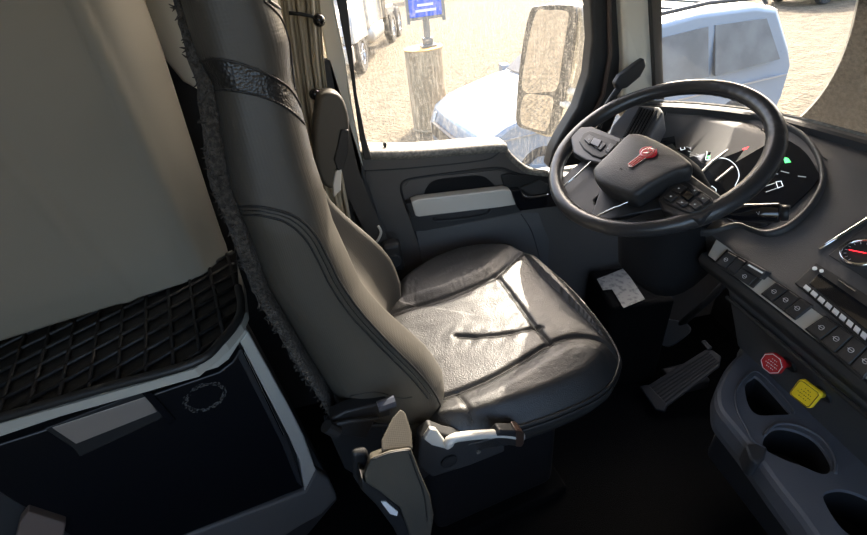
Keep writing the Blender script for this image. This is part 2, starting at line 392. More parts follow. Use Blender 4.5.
# grab recess
slab('grab_recess', sm2([(425, 196), (428, 186), (437, 180), (460, 177), (480, 176), (490, 181), (495, 190), (470, 194), (440, 198)], 5), (0, YD-.0065, 0), pn, .003, M['well'], door)
slab('recess_lip', [(405, 203), (420, 200), (497, 190), (515, 188), (540, 190), (540, 200), (520, 212), (424, 231), (414, 231)], (0, YD-.007, 0), pn, .006, M['dashdark'], door)
o = slab('pull_handle', [(411.5, 202), (419, 199.5), (505, 189.5), (511, 191), (516, 205), (500, 207.5), (419, 217), (415.5, 216)], (0, YD-.05, 0), pn, .035, M['silver'], door, bev=.004)
o['label'] = 'silver pull handle'
slab('handle_end', [(406, 204), (412.5, 203), (416.5, 217), (411, 218)], (0, YD-.042, 0), pn, .03, M['black'], door, bev=.003)
slab('handle_end', [(511, 191), (521, 190), (526, 203), (516, 205)], (0, YD-.042, 0), pn, .03, M['blackgloss'], door, bev=.003)
ridge('pocket_lip', [(434, 218), (437, 221), (460, 219), (480, 216), (488, 213), (491, 209)], YD-.014, .0045, M['dashdark'], door)
slab('lower_panel', [(416, 232), (450, 227), (522, 213), (538, 213), (549, 240), (547, 300), (430, 300)], (0, YD-.006, 0), pn, .004, M['doorlow'], door, bev=.002)
ridge('lower_seam', [(521, 214), (532, 232), (540, 260)], YD-.0065, .0015, M['black'], door)
# release lever
slab('release_bezel', [(501, 176), (507, 174), (551, 177), (558, 185), (556, 196), (530, 198), (512, 190), (504, 187)], (0, YD-.012, 0), pn, .012, M['black'], door, bev=.003)
b = MB(); b.tube([atY(x, y, YD-.03) for x, y in sm2([(513, 192), (519, 190.5), (524, 196), (533, 197), (548, 194.5)], 5, False)], [.004]*21, 8); b.build('release_lever', M['chrome'], door, smooth=True)
slab('release_paddle', [(520, 188), (540, 180), (548, 184), (546, 193), (530, 195)], (0, YD-.022, 0), pn, .006, M['dashdark'], door, bev=.002)
slab('switch_panel', [(512, 199), (556, 194), (560, 206), (520, 211)], (0, YD-.02, 0), pn, .01, M['blackgloss'], door, bev=.002)
# window glass
b = MB(); b.prism([(-.06, 1.345, .90), (.86, 1.345, .80), (.80, 1.345, 1.80), (-.10, 1.345, 1.80)], (0, .004, 0))
o = struct('window_1', b, M['sideglass'], label='driver door window streaked with dried dust')

# ------------------------------------------------------------------ windscreen
base = smooth_line([(.80, 1.29, 1.01), (.86, 1.24, 1.015), (.955, 1.13, 1.02), (1.04, .99, 1.02), (1.075, .82, 1.02), (1.11, .5, 1.02), (1.12, .2, 1.02), (1.10, -.3, 1.02), (1.0, -.7, 1.02)], 6)
c1 = V((1.08, .8, 1.02)); n1 = V((.9, 0, .45)).normalized()
arcpts = [at(x, y, c1, n1) for x, y in [(859, 0), (857, 20), (850, 45), (835, 75), (820, 98), (809, 113)]]
def fit_circle(P, n):
    u = n.cross(V((0, 1, 0))).normalized(); v = n.cross(u); o = P[0]
    q = [((p-o).dot(u), (p-o).dot(v)) for p in P]
    A = Matrix(((0,)*3,)*3); B = V((0, 0, 0))
    for x, y in q:
        r = (x, y, 1.0); k = x*x+y*y
        for i in range(3):
            B[i] += r[i]*k
            for j in range(3): A[i][j] += r[i]*r[j]
    s = A.inverted() @ B; cx, cy = s[0]/2, s[1]/2
    return o+u*cx+v*cy, math.sqrt(s[2]+cx*cx+cy*cy)
ac, ar = fit_circle(arcpts, n1)
M['windglass'] = glass('windscreen_glass', (.98, .98, .98), (.8, .78, .72), (1, 1, 1), 160, .60, .8, .35, .02, arc=(tuple(ac), ar, .9))
b = MB(); rings = []
for i, p in enumerate(base):
    rings.append([p+V((-.4*t, -.05*t*(1 if p.y > .6 else 0), .8*t)) for t in [k/8 for k in range(9)]])
b.loft(rings, closed=False)
o = struct('window_2', b, M['windglass'], label='windscreen with a wiped arc and unwiped grime')
for p in o.data.polygons: p.use_smooth = True
# header above and lower gasket
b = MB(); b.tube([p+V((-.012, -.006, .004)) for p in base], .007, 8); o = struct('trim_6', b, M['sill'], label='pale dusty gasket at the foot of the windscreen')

blk = thing('sun_blocker', 'added unseen visor over the windscreen', 'blocker', (1.1, .3, 1.42)); b = MB()  # added out of view, only to keep direct sun off the dash
b.loft([[V((.72, y, 1.50)), V((1.0+.5*w, y, 1.47-.05*w)), V((1.0+.5*w, y, 1.45-.05*w)), V((.72, y, 1.48))] for y, w in ((-.9, .4), (-.5, .8), (0, 1), (.6, 1), (1.1, .9), (1.5, .7))]); b.build('blocker_blade', M['dashdark'], blk)
# ================================================================== EXTERIOR
b = MB(); n_ = 60; vs_ = []; fs_ = []
for i in range(n_+1):
    for j in range(n_+1):
        x = -60+150*i/n_; y = -40+150*j/n_; vs_.append((x, y, g+.03*noise.noise(V((x*.3, y*.3, 0)))))
for i in range(n_):
    for j in range(n_): a = i*(n_+1)+j; fs_.append([a, a+1, a+n_+2, a+n_+1])
b.add(vs_, fs_); o = b.build('gravel_yard', M['ground'], None, smooth=True); tag(o, kind='structure'); o['label'] = 'sunlit sandy gravel yard'

def wheel(c, axis, R, w, parent, rimm=None):
    c = V(c); t = MB(); t.lathe(c, axis, [(R*.56, 0), (R*.57, -w/2), (R*.9, -w/2), (R, -w*.36), (R, w*.36), (R*.9, w/2), (R*.57, w/2), (R*.56, 0)], 28)
    t.build('tyre', M['tyre'], parent, smooth=False)
    r = MB(); r.lathe(c, axis, [(0.001, -w*.2), (R*.2, -w*.25), (R*.25, -w*.1), (R*.5, -w*.18), (R*.58, -w*.45), (R*.6, 0), (R*.58, w*.45), (R*.5, w*.18), (R*.25, w*.1), (R*.2, w*.25), (0.001, w*.2)], 24)
    a = V(axis).normalized(); u = a.cross(V((0, 0, 1))).normalized(); vv = a.cross(u)
    for k in range(8):
        th = 2*PI*k/8; d = u*math.cos(th)+vv*math.sin(th)
        r.tube([c+d*R*.15-a*w*.3, c+d*R*.52-a*w*.36], R*.05, 6)
        r.tube([c+d*R*.15+a*w*.3, c+d*R*.52+a*w*.36], R*.05, 6)
    r.build('wheel_rim', rimm or M['alloy'], parent)

def carbody(root, L, Wd, prof, glass_z, paint, T, wheels, rwheel=.33, side_glass=(), rack=False, tumble=.2, extras=True):
    """body lofted across its width from a side profile; local x is forward; T maps local to world"""
    def tw(h): return Wd/2 - tumble*sstep(glass_z-.05, 1.75, h)*1.0
    P = prof; rings = []
    for f in (-1, -.97, -.8, -.4, 0, .4, .8, .97, 1):
        e = .06 if abs(f) == 1 else (.015 if abs(f) > .9 else 0)
        ring = []
        cx = sum(p[0] for p in P)/len(P); cz = sum(p[1] for p in P)/len(P)
        for x, z in P:
            zz = z-(e if z > glass_z else 0)*1.0 + .03*(1-f*f)*(1 if z > .6 else 0)
            xx = x*(1-.03*f*f)+(0); xx += -(e if x > 0 else -e)
            ring.append(T @ V((xx, f*tw(z), zz)))
        rings.append(ring)
    b = MB(); b.loft(rings); body = b.build('body', paint, root, smooth=False); bevel(body, .03, 2, 35)
    for s in (-1, 1):
        for nm, poly, mm in side_glass:
            b = MB(); pts = []
            for x, z in poly: pts.append(T @ V((x*(1-.03), s*(tw(z)+.012), z)))
            nrm = (T.to_3x3() @ V((0, -s*.03, 0)))
            b.prism(pts, nrm); b.build(nm, mm, root)
    for (x, s) in wheels:
        wheel(T @ V((x, s*(Wd/2-.10), rwheel)), T.to_3x3() @ V((0, 1, 0)), rwheel, .22, root)
    return body

# --- minivan ---
vr = V((5.42, 5.50, g)); vf = V((1.66, 4.95, g)); ax = (vf-vr); Lv = ax.length; ax.normalize()
perp = V((-ax.y, ax.x, 0))
if perp.y < 0: perp = -perp
vc = (vr+vf)/2+perp*.97
van = thing('minivan', 'pale blue silver minivan parked outside beyond the steering wheel', 'car', vc)
T = Matrix((( ax.x, -perp.x, 0, vc.x), (ax.y, -perp.y, 0, vc.y), (0, 0, 1, g), (0, 0, 0, 1)))
# local +y points to the truck
h = 2.38
prof = [(h-.02, .35), (h, .6), (h-.1, .82), (h-.35, .95), (1.3, 1.10), (1.12, 1.14), (.45, 1.62), (.2, 1.70), (-.8, 1.76), (-1.7, 1.73), (-2.05, 1.66), (-2.25, 1.2), (-2.36, .95), (-2.38, .55), (-2.34, .35), (-1.9, .3), (1.9, .28)]
sg = [('window', [(1.02, 1.10), (.42, 1.54), (.12, 1.55), (.12, 1.08)], M['carglass']),
      ('window', [(.05, 1.07), (.05, 1.56), (-.88, 1.60), (-.88, 1.04)], M['carglass']),
      ('window', [(-.99, 1.04), (-.99, 1.60), (-1.82, 1.57), (-2.06, 1.08)], M['carglass']),
      ('body_crease', [(2.1, .80), (2.1, .815), (-2.3, .86), (-2.3, .845)], M['alloy']),
      ('side_moulding', [(1.0, .42), (1.0, .5), (-1.1, .5), (-1.1, .42)], M['vanpaint'])]
carbody(van, Lv, 1.94, prof, 1.1, M['vanpaint'], T, [(1.5, 1), (1.5, -1), (-1.4, 1), (-1.4, -1)], .33, sg)
b = MB(); b.prism([T @ V(q) for q in [(1.10, -.74, 1.175), (1.10, .74, 1.175), (.47, .66, 1.645), (.47, -.66, 1.645)]], T.to_3x3() @ V((.015, 0, .02))); b.build('windscreen', M['carglass'], van)
b = MB(); b.prism([T @ V(q) for q in [(-2.09, -.66, 1.62), (-2.09, .66, 1.62), (-2.27, .74, 1.15), (-2.27, -.74, 1.15)]], T.to_3x3() @ V((-.02, 0, 0))); b.build('rear_window', M['carglass'], van)
for s in (-1, 1):
    b = MB(); b.tube([T @ V((x, s*.68, z)) for x, z in [(.1, 1.74), (-.0, 1.80), (-.9, 1.84), (-1.75, 1.80), (-1.85, 1.72)]], .026, 8)
    b.build('roof_rail', M['trim_black'], van, smooth=True)
    b = MB(); b.prism([T @ V(q) for q in [(2.22, s*.86, .62), (2.34, s*.62, .62), (2.28, s*.62, .80), (2.05, s*.90, .80)]], T.to_3x3() @ V((.03, s*.03, .0))); b.build('headlamp', M['lamp_glass'], van)
    b = MB(); b.box(T @ V((1.0, s*1.05, 1.12)), (.12, .2, .14)); b.build('side_mirror', M['vanpaint'], van, bev=.02)
    b = MB(); b.prism([T @ V(q) for q in [(-2.2, s*.93, .9), (-2.33, s*.80, .9), (-2.24, s*.76, 1.2), (-2.08, s*.88, 1.2)]], T.to_3x3() @ V((-.03, s*.02, 0))); b.build('tail_lamp', M['carred'], van)
b = MB()
for k in range(2): b.tube([T @ V((-.5-.55*k, -.66, 1.82)), T @ V((-.5-.55*k, .66, 1.82))], .018, 8)
b.build('roof_bar', M['trim_black'], van)
b = MB(); b.box(T @ V((2.37, 0, .62)), (.06, 1.1, .18), T.to_3x3()); b.build('grille', M['trim_black'], van, bev=.01)

# --- distant cars (small) ---
def far_car(name, label, c, ang, paint, hh=1.45, L=4.5):
    r = thing(name, label, 'car', (c[0], c[1], g))
    T = Matrix.Translation((c[0], c[1], g)) @ Matrix.Rotation(ang, 4, 'Z')
    h = L/2
    P = [(h, .35), (h, .65), (h-.3, .82), (1.0, .95), (.35, hh-.05), (-.2, hh), (-1.2, hh-.02), (-1.9, 1.0), (-h, .9), (-h, .35)]
    carbody(r, L, 1.8, P, .95, paint, T, [(1.35, 1), (1.35, -1), (-1.35, 1), (-1.35, -1)], .32, [('window', [(.8, .98), (.3, hh-.1), (-1.15, hh-.1), (-1.65, 1.0)], M['carglass'])])
far_car('sedan', 'dark car at the top edge of the yard, right of the minivan', (16.6, 15.3), .1, M['cardark'])
far_car('sedan', 'red car behind the roof of the minivan', (14.6, 20.6), .2, M['carred'])

# --- barrel bollard with sign ---
tc0 = V((1.235, 8.35, g))
sg_ = thing('sign_base_drum', 'rusty steel drum carrying the post of the blue sign', 'drum', tc0)
b = MB(); b.lathe(tc0, (0, 0, 1), [(.34, 0), (.345, .02), (.33, .04), (.33, 1.33), (.335, 1.36)], 32); b.build('drum_body', M['concrete'], sg_)
b = MB(); b.lathe(tc0, (0, 0, 1), [(.335, 1.355), (.34, 1.37), (.31, 1.372), (0.001, 1.376)], 32); b.build('drum_top', M['rusttop'], sg_)
tcs = tc0; tc0 = tc0+V((.09, 0, 0))
st = thing('sign_post', 'blue sign on a galvanised post standing on the rusty drum', 'sign', tc0+V((0, 0, 1.376)))
b = MB(); b.box(tc0+V((0, 0, 1.39)), (.26, .26, .03)); b.build('flange', M['galv'], st, bev=.005)
b = MB(); b.box(tc0+V((0, 0, 1.45)), (.16, .16, .12)); b.build('post_collar', M['galv'], st, bev=.01)
b = MB(); b.box(tc0+V((0, 0, 2.2)), (.10, .10, 1.5)); b.build('post', M['galv'], st, bev=.008)
b = MB(); b.box(tc0+V((0, -.07, 2.23)), (.56, .03, .80)); b.build('sign_board', M['signblue'], st, bev=.01)
b = MB()
for s in (-1, 1): b.box(tc0+V((s*.295, -.07, 2.22)), (.05, .05, .95))
b.box(tc0+V((0, -.07, 1.81)), (.6, .045, .04)); b.build('sign_frame', M['galv'], st)
b = MB()
for zz, w2 in ((1.92, .34), (2.0, .26)): b.box(tc0+V((.0, -.089, zz)), (w2, .006, .035))
b.build('sign_lettering', M['white'], st)

# --- semi truck upper left ---
tk = thing('semi_truck', 'white semi truck parked far across the yard at the left of the window', 'truck', (.48, 14.6, g))
dd = V((.28, .96, 0)).normalized(); dx = V((.96, -.28, 0))
Tt = Matrix(((-dd.x, dx.x, 0, .48), (-dd.y, dx.y, 0, 14.7), (0, 0, 1, g), (0, 0, 0, 1)))  # local x forward (towards us), y to the right in view
# side facing right in view is +y; centre line at y=-1.2
def tb(name, x0, x1, y0, y1, z0, z1, m, bev=.05):
    b = MB(); vs8 = [Tt @ V((x, y, z)) for x in (x0, x1) for y in (y0, y1) for z in (z0, z1)]
    b.add(vs8, [(0, 1, 3, 2), (4, 6, 7, 5), (0, 4, 5, 1), (2, 3, 7, 6), (0, 2, 6, 4), (1, 5, 7, 3)]); return b.build(name, m, tk, bev=bev)
b = MB(); rings = []
for x, zt, hw in [(1.35, 1.15, .75), (1.2, 1.5, .8), (.6, 1.72, .85), (-.3, 1.9, .95), (-1.0, 2.0, 1.0)]:
    rings.append([Tt @ V((x, -1.1+s*hw*k, z)) for s, k, z in [(-1, 1, .75), (-1, 1, zt-.25), (-1, .8, zt-.05), (0, 0, zt), (1, .8, zt-.05), (1, 1, zt-.25), (1, 1, .75)]])
b.loft(rings); b.build('hood', M['truckwhite'], tk, bev=.04)
tb('cab', -3.4, -1.0, -2.15, -.05, .9, 3.6, M['truckwhite'], .12)
tb('windscreen', -1.02, -.9, -2.0, -.2, 2.05, 2.9, M['carglass'], .02)
tb('side_window', -1.9, -1.1, -.08, -.03, 2.0, 2.7, M['carglass'], .01)
tb('bumper', 1.25, 1.5, -2.2, 0, .4, .85, M['alloy'], .06)
tb('fuel_tank', -3.2, -1.3, -.5, .0, .45, 1.0, M['alloy'], .2)
tb('chassis', -7.5, 1.0, -1.6, -.6, .75, 1.0, M['truckgrey'], .02)
b = MB(); b.lathe(Tt @ V((.55, -.12, .9)), Tt.to_3x3() @ V((0, 1, 0)), [(.62, -.35), (.68, -.3), (.68, .12), (.62, .16)], 28); fo = b.build('fender', M['truckwhite'], tk, bev=.02)
for v_ in fo.data.vertices:
    if v_.co.z+0 < g+.85: v_.co.z = g+.85
tb('headlamp', .98, 1.3, -.4, -.03, 1.05, 1.3, M['lamp_glass'], .04)
for x in (.45, -4.6, -6.0):
    wheel(Tt @ V((x, -.12, .52)), Tt.to_3x3() @ V((0, 1, 0)), .53, .3, tk)
tb('mud_flap', -5.2, -3.9, -.5, .0, .95, 1.2, M['truckgrey'], .03)
b = MB(); b.tube([Tt @ V((-3.1, .05, 1.0)), Tt @ V((-3.1, .05, 3.8))], .08, 12); b.build('exhaust_stack', M['alloy'], tk, smooth=True)

# --- far line of scrub ---
for i, (x, y) in enumerate([(6.5, 36), (13, 37.5), (19.5, 36), (26, 35), (32.5, 33)]):
    b = MB(); N = 14
    rings = []
    for k in range(9):
        ph = PI*k/8; rings.append([V((x, y, g+1.2))+V((2.4*math.sin(ph)*math.cos(2*PI*j/N), 1.2*math.sin(ph)*math.sin(2*PI*j/N), 1.3*-math.cos(ph)))*(1+.3*noise.noise(V((j*.9, k*.9, i*3)))) for j in range(N)])
    b.loft(rings); o = b.build('scrub_bush', M['foliage'], None, smooth=True)
    tag(o, 'dark scrub bush along the far edge of the gravel yard', 'bush', 'scrub bushes along the far edge of the yard')

# --- truck's own door mirror ---
mp = V((.66, 1.62, 1.05)); mir = thing('wing_mirror', 'tall dusty door mirror of the truck outside the driver window', 'mirror', (.66, 1.62, .8))
mo = [(531, 12), (538, 6), (560, 5), (576, 8), (580, 16), (578, 50), (568, 95), (562, 125), (551, 136), (533, 132), (519, 128), (516, 118), (520, 60), (526, 25)]
mn = V((.88, .46, 0)).normalized(); m0 = atY(550, 70, 1.85)
slab('mirror_housing', sm2([(532, 10), (548, 4), (570, 5), (580, 12), (578, 50), (568, 95), (560, 128), (548, 138), (530, 132), (518, 126), (517, 110), (521, 60), (527, 25)], 4), V(m0)+mn*.012, mn, .09, M['mirrorhouse'], mir, bev=.02)
slab('mirror_frame', sm2([(529, 13), (540, 6), (562, 5), (575, 9), (574, 40), (566, 90), (558, 122), (549, 135), (532, 131), (517, 125), (516, 105), (520, 60)], 4), m0, mn, .014, M['mirrorframe'], mir, bev=.004)
slab('mirror_glass', sm2([(536, 13), (548, 10), (566, 11), (568, 20), (562, 60), (557, 88), (545, 92), (523, 90), (526, 55)], 4), V(m0)-mn*.002, mn, .003, M['mirrorg'], mir)
slab('convex_mirror', sm2([(524, 96), (540, 95), (553, 98), (551, 115), (546, 130), (535, 129), (521, 122)], 4), V(m0)-mn*.002, mn, .003, M['mirrorg'], mir)
b = MB()
for q0, q1 in (((566, 90), (598, 98)), ((562, 103), (598, 116))): b.tube([atY(*q0, 1.8), atY(*q1, 1.62)], .014, 10)
b.build('mirror_arm', M['whiteedge'], mir, smooth=True)
b = MB(); q = atY(566, 137, 1.8); b.box(q, (.03, .02, .03)); b.build('marker_lamp', M['orange'], mir, bev=.004)

# ================================================================== SEAT
A = math.radians(10); SX = V((math.cos(A), math.sin(A), 0)); SY = V((-math.sin(A), math.cos(A), 0))
def sl(x, y, t): p = at(x, y, SY*t, SY); return p.dot(SX), p.z
def sw(s, t, z): return SX*s+SY*t+V((0, 0, z))
seat = thing('driver_seat', 'grey and black leather driver seat with tall integral headrest', 'seat', sw(.3, .82, 0))
# ---- cushion
ZC = .65
outl = [(385, 300), (398, 276), (430, 255), (465, 243.5), (500, 241), (522, 246), (540, 255), (570, 280), (600, 314), (617, 340), (619, 356), (606, 379), (560, 402), (500, 421), (450, 431), (400, 425), (340, 400), (300, 340), (330, 300)]
oc = [atZ(x, y, ZC) for x, y in outl]; oc = smooth_line(oc, 24, True)
cen = V((.27, .84, ZC)); NR = 100; NT = len(oc)
def zl(px): return smooth_line([atZ(x, y, ZC+.01) for x, y in px], 5)
flat = lambda L: [V((p.x, p.y, 0)) for p in L]
seams = {
 'far': zl([(380, 320), (407, 308), (444, 298), (475, 286), (495, 276), (511, 262), (522, 250)]),
 'front': zl([(497, 276), (508, 288), (520, 303), (532, 320), (543, 335), (551, 343)]),
 'mid': zl([(456, 333), (475, 334), (493, 333), (515, 330), (540, 325)]),
 'near': zl([(425, 402), (444, 395), (468, 387), (493, 376), (522, 360), (550, 343), (567, 337), (584, 335), (602, 338), (616, 345)]),
 'nearx': zl([(457, 392), (464, 404), (472, 417)]),
}
fs2 = {k: flat(v) for k, v in seams.items()}
insert = [(p.x, p.y) for p in fs2['far']]+[(p.x, p.y) for p in reversed([q for q in fs2['near'] if q.x < .62])]
vv = []; ff = []; fmat = []
puck = [(a, fs2[k]) for k, a in (('front', 1), ('mid', .8))]
for i in range(NR+1):
    r = i/NR
    for j in range(NT):
        e = oc[j]; p = cen.lerp(e, r)
        q = V((p.x, p.y, 0))
        z = ZC + .012*(1-r*r)
        edge = (e-p).length
        z -= .03*(1-min(1, edge/.045))**2
        dfar = dpl(q, fs2['far']); dnear = dpl(q, fs2['near'])
        ins = inpoly(q.x, q.y, insert)
        if not ins:
            z += .014*sstep(0, .05, min(dfar, dnear))*sstep(0, .05, edge)
        else: z -= .010*sstep(.0, .12, min(dfar, dnear))
        for k, L in fs2.items():
            if k in ('nearx',): w = .005; dp = .004
            else: w = .007; dp = .007
            d = dpl(q, L)
            if d < .04: z -= dp*math.exp(-(d/w)**2)
        if edge > .02:
            dm_ = min(dpl(q, fs2['mid']), dpl(q, fs2['front']))
            a = .0035*math.exp(-dm_/.035)
            z += a*noise.noise(V((q.x*16+q.y*10, q.y*34-q.x*28, 1)))
            if not ins:
                z += -.0014*abs(noise.noise(V((q.x*90, q.y*30, 4)))) if dfar < dnear else -.0011*abs(noise.noise(V((q.x*90+q.y*30, q.y*80, 4))))
            else: z += .0008*noise.noise(V((q.x*12, q.y*40, 7)))
            z += .0007*noise.noise(V((q.x*25, q.y*25, 9)))
        vv.append(V((p.x, p.y, z)))
for i in range(NR):
    for j in range(NT):
        if i == 0 and False: continue
        a = i*NT+j; c2 = i*NT+(j+1) % NT
        ff.append([a, c2, c2+NT, a+NT]); m_ = vv[a]; fmat.append(1 if inpoly(m_.x, m_.y, insert) else 0)
# side skirt
for k, (dz, dr) in enumerate([(-.045, .006), (-.075, .004), (-.11, -.012), (-.135, -.04)]):
    for j in range(NT):
        e = oc[j]; d = (e-cen); d.z = 0; d.normalize()
        vv.append(V((e.x, e.y, ZC+dz))+d*dr)
    for j in range(NT):
        a = (NR+k)*NT+j; c2 = (NR+k)*NT+(j+1) % NT; ff.append([a, c2, c2+NT, a+NT]); fmat.append(0)
cush = mesh_obj('seat_cushion', vv, ff, None, seat, True, mats=[M['leather'], M['leather_perf']], fm=fmat)
for nm, L in seams.items():
    b = MB(); b.tube([V((p.x, p.y, p.z)) for p in flat(L)], .0016, 6)
bv = BVHTree.FromPolygons([tuple(v) for v in vv], ff)
def drop(L, up=.0):
    out = []
    for p in L:
        h_ = bv.ray_cast(V((p.x, p.y, 1.2)), V((0, 0, -1)))
        if h_[0]: out.append(h_[0]+V((0, 0, up)))
    return out
for nm, L in seams.items():
    P = drop(L, -.0005)
    if len(P) > 2:
        b = MB(); b.tube(P, .0017, 6); b.build('cushion_seam', M['piping'], cush, smooth=True)
for dz, rr in ((-.032, .0035), (-.043, .003)):
    b = MB(); P = []
    for e in oc[::3]:
        d = (e-cen); d.z = 0; d.normalize(); P.append(V((e.x, e.y, ZC+dz))+d*(.003 if dz > -.04 else .007))
    b.tube(P, rr, 6, closed=True); b.build('cushion_piping', M['piping'], cush, smooth=True)

# ---- backrest
fr_px = [(285, -60), (285, 0), (299, 45), (301, 86), (312, 123), (323, 168), (332, 194), (343, 233), (370, 292), (394, 326), (425, 362), (441, 388), (444, 405), (440, 425)]
bk_px = [(150, -60), (168, 0), (179, 37), (189, 67), (202, 93), (211, 150), (217, 194), (238, 243), (259, 301), (302, 374), (331, 418)]
TN, TF = .575, 1.06
fr = sorted([sl(x, y, TN+.03)[::-1] for x, y in fr_px]); bk = sorted([sl(x, y, TN+.01)[::-1] for x, y in bk_px])
fz, fs_s = [p[0] for p in fr], [p[1] for p in fr]; bz, bs_s = [p[0] for p in bk], [p[1] for p in bk]
ztop = 1.66
NB = 220; NC = 140
rings = []
zb0, zf0 = .735, fz[0]
for i in range(NB+1):
    u = i/NB
    zb = zb0+(ztop-zb0)*u; zf = zf0+(ztop-zf0)*u
    sb = interp(zb, bz, bs_s); sf = interp(zf, fz, fs_s)+.032*(1-sstep(.72, 1.0, zf))
    # taper of the width: shoulders, neck and head
    zm = (zb+zf)/2
    wn = interp(zm, [.6, .75, 1.15, 1.28, 1.36, 1.5, 1.66], [.0, -.005, .0, .012, .02, .02, .04])
    wf = interp(zm, [.6, .75, 1.1, 1.28, 1.36, 1.5, 1.66], [.0, .0, .01, .06, .12, .12, .14])
    t0 = TN+wn; t1 = TF-wf
    # round the top and the bottom
    end = 1.0
    if u > .95: end = math.sqrt(max(0, 1-((u-.95)/.05)**2))*.6+.4 if u < 1 else .4
    if u < .04: end = .93+.07*math.sin(PI/2*u/.04)
    ring = []
    cs, ct = (sb+sf)/2, (t0+t1)/2; hs, ht = (sf-sb)/2*end, (t1-t0)/2*end
    for j in range(NC):
        th = 2*PI*j/NC; c, s = math.cos(th), math.sin(th)
        ex = .62
        x = (abs(c)**(ex))*(1 if c > 0 else -1); y = (abs(s)**ex)*(1 if s > 0 else -1)
        ss = cs+hs*x; tt = ct+ht*y
        fx = (ss-sb)/max(1e-6, sf-sb)
        if x > .3:  # hollow between the bolsters
            k = (1-min(1, abs(y)/.68)**4) if abs(y) < .68 else 0
            ss -= .075*k*sstep(.3, .9, x)*(1-.75*sstep(1.1, 1.3, zm))
        if y > .35 and x > 0: ss += .03*sstep(.35, .75, y)*sstep(0, .5, x)*math.exp(-((zm-.90)/.13)**2)
        zz = zb+(zf-zb)*min(1, max(0, fx))
        ring.append(sw(ss, tt, zz))
    rings.append(ring)
b = MB(); b.loft(rings)
# band boundary in (s,z)
bt = sorted([sl(x, y, TN+.01) for x, y in [(196, 64), (215, 59), (245, 65), (278, 80), (293, 93), (302, 110)]])
bb = sorted([sl(x, y, TN+.01) for x, y in [(203, 93), (226, 90), (256, 95), (282, 105), (301, 120), (312, 136)]])
lo_c = sorted([sl(x, y, TN+.01) for x, y in [(233, 207), (267, 208), (294, 216), (314, 233), (328, 258), (340, 282), (360, 311), (389, 343), (418, 372), (435, 394)]])
fm = []
for f in b.f:
    c = sum((b.v[i] for i in f), V())/len(f); s = c.dot(SX); z = c.z
    zt = interp(s, [p[0] for p in bt], [p[1] for p in bt]); zl_ = interp(s, [p[0] for p in bb], [p[1] for p in bb])
    if zl_ < z < zt: fm.append(1)
    elif z < interp(s, [p[0] for p in lo_c], [p[1] for p in lo_c]) and c.dot(SY) < .75: fm.append(2)
    else: fm.append(0)
bvs, bfs = b.v, b.f
back = mesh_obj('backrest', bvs, bfs, None, seat, True, mats=[M['vinyl_perf'], M['band'], M['vinyl']], fm=fm)
bvb = BVHTree.FromPolygons([tuple(v) for v in bvs], bfs)
def cast(px, off=.0):
    out = []
    for x, y in px:
        d = ray(x, y).normalized(); h_ = bvb.ray_cast(CP, d)
        if h_[0]:
            n = h_[1] if h_[1].dot(d) < 0 else -h_[1]
            out.append(h_[0]+n*off)
    return out
def bseam(px, r=.0018, off=.0003, parent=back, stitch=False, m='piping'):
    L = cast(sm2(px, 8, False), off)
    if len(L) < 3: return
    b = MB(); b.tube(L, r, 6); b.build('backrest_seam', M[m], parent, smooth=True)
    if stitch:
        b = MB(); acc = 0
        for i in range(len(L)-1):
            d = (L[i+1]-L[i]); n = max(1, int(d.length/.0065))
            for k in range(n):
                a = L[i]+d*(k/n); c = L[i]+d*((k+.6)/n); v = (CP-a).normalized()*.0022; b.tube([a+v, c+v], .0011, 5)
        b.build('stitching', M['thread'], parent)
top1 = [(233, 207), (250, 206.5), (267, 208), (294, 216), (314, 233), (328, 258), (340, 282), (360, 311), (389, 343), (418, 372), (435, 394), (442, 410)]
top2 = [(236, 216), (250, 215), (264, 216), (287, 223), (306, 240), (319, 263), (331, 287), (351, 316), (381, 348), (410, 377), (428, 398)]
bseam(top1, .0022, stitch=True); bseam(top2, .0018, stitch=True)
bseam([(x*.5+x2*.5, y*.5+y2*.5) for (x, y), (x2, y2) in zip(top1, top2)], .0012, -.0004, m='band')
bseam([(269, 1), (286, 15), (294, 41), (298, 70), (300, 90), (305, 112), (317, 150)], .002, stitch=True)
bseam([(264, 1), (280, 17), (289, 42), (293, 70), (295, 90)], .0015)
bseam([(196, 64), (215, 59), (245, 65), (278, 80), (293, 93), (302, 110)], .0016)
bseam([(205, 93), (226, 90), (256, 95), (282, 105), (301, 120), (311, 136)], .0016, stitch=True)
bseam([(350, 396), (375, 392), (400, 398), (412, 397)], .001)
# fuzzy rear shell
rings2 = []
for i in range(0, NB+1, 2):
    u = i/NB; zb = zb0+(ztop-zb0)*u; sb = interp(zb, bz, bs_s)
    wn = interp(zb, [.6, .75, 1.15, 1.28, 1.36, 1.5, 1.66], [.0, -.005, .0, .012, .02, .02, .04]); wf = interp(zb, [.6, .75, 1.1, 1.28, 1.36, 1.5, 1.66], [.0, .0, .01, .06, .12, .12, .14])
    ins_ = .035+.06*sstep(1.34, 1.42, zb); t0 = TN+wn+ins_; t1 = TF-wf-ins_; ring = []
    th_ = interp(zb, [.7, .9, 1.15, 1.25, 1.4, 1.66], [.013, .013, .018, .018, .012, .01])
    N2 = 40
    for j in range(N2):
        a = 2*PI*j/N2; c, s = math.cos(a), math.sin(a)
        x = abs(c)**.6*(1 if c > 0 else -1); y = abs(s)**.5*(1 if s > 0 else -1)
        q = sw(sb+.002+x*th_, (t0+t1)/2+y*((t1-t0)/2+.006), zb+.0)
        q += SX*(.003*noise.noise(q*70))+SY*(.004*noise.noise(q*80+V((5, 5, 5))))
        ring.append(q)
    rings2.append(ring)
b = MB(); b.loft(rings2); bs_ = b.build('back_shell', M['fuzz'], seat, smooth=True); bs_['label'] = 'worn fuzzy carpet backing'
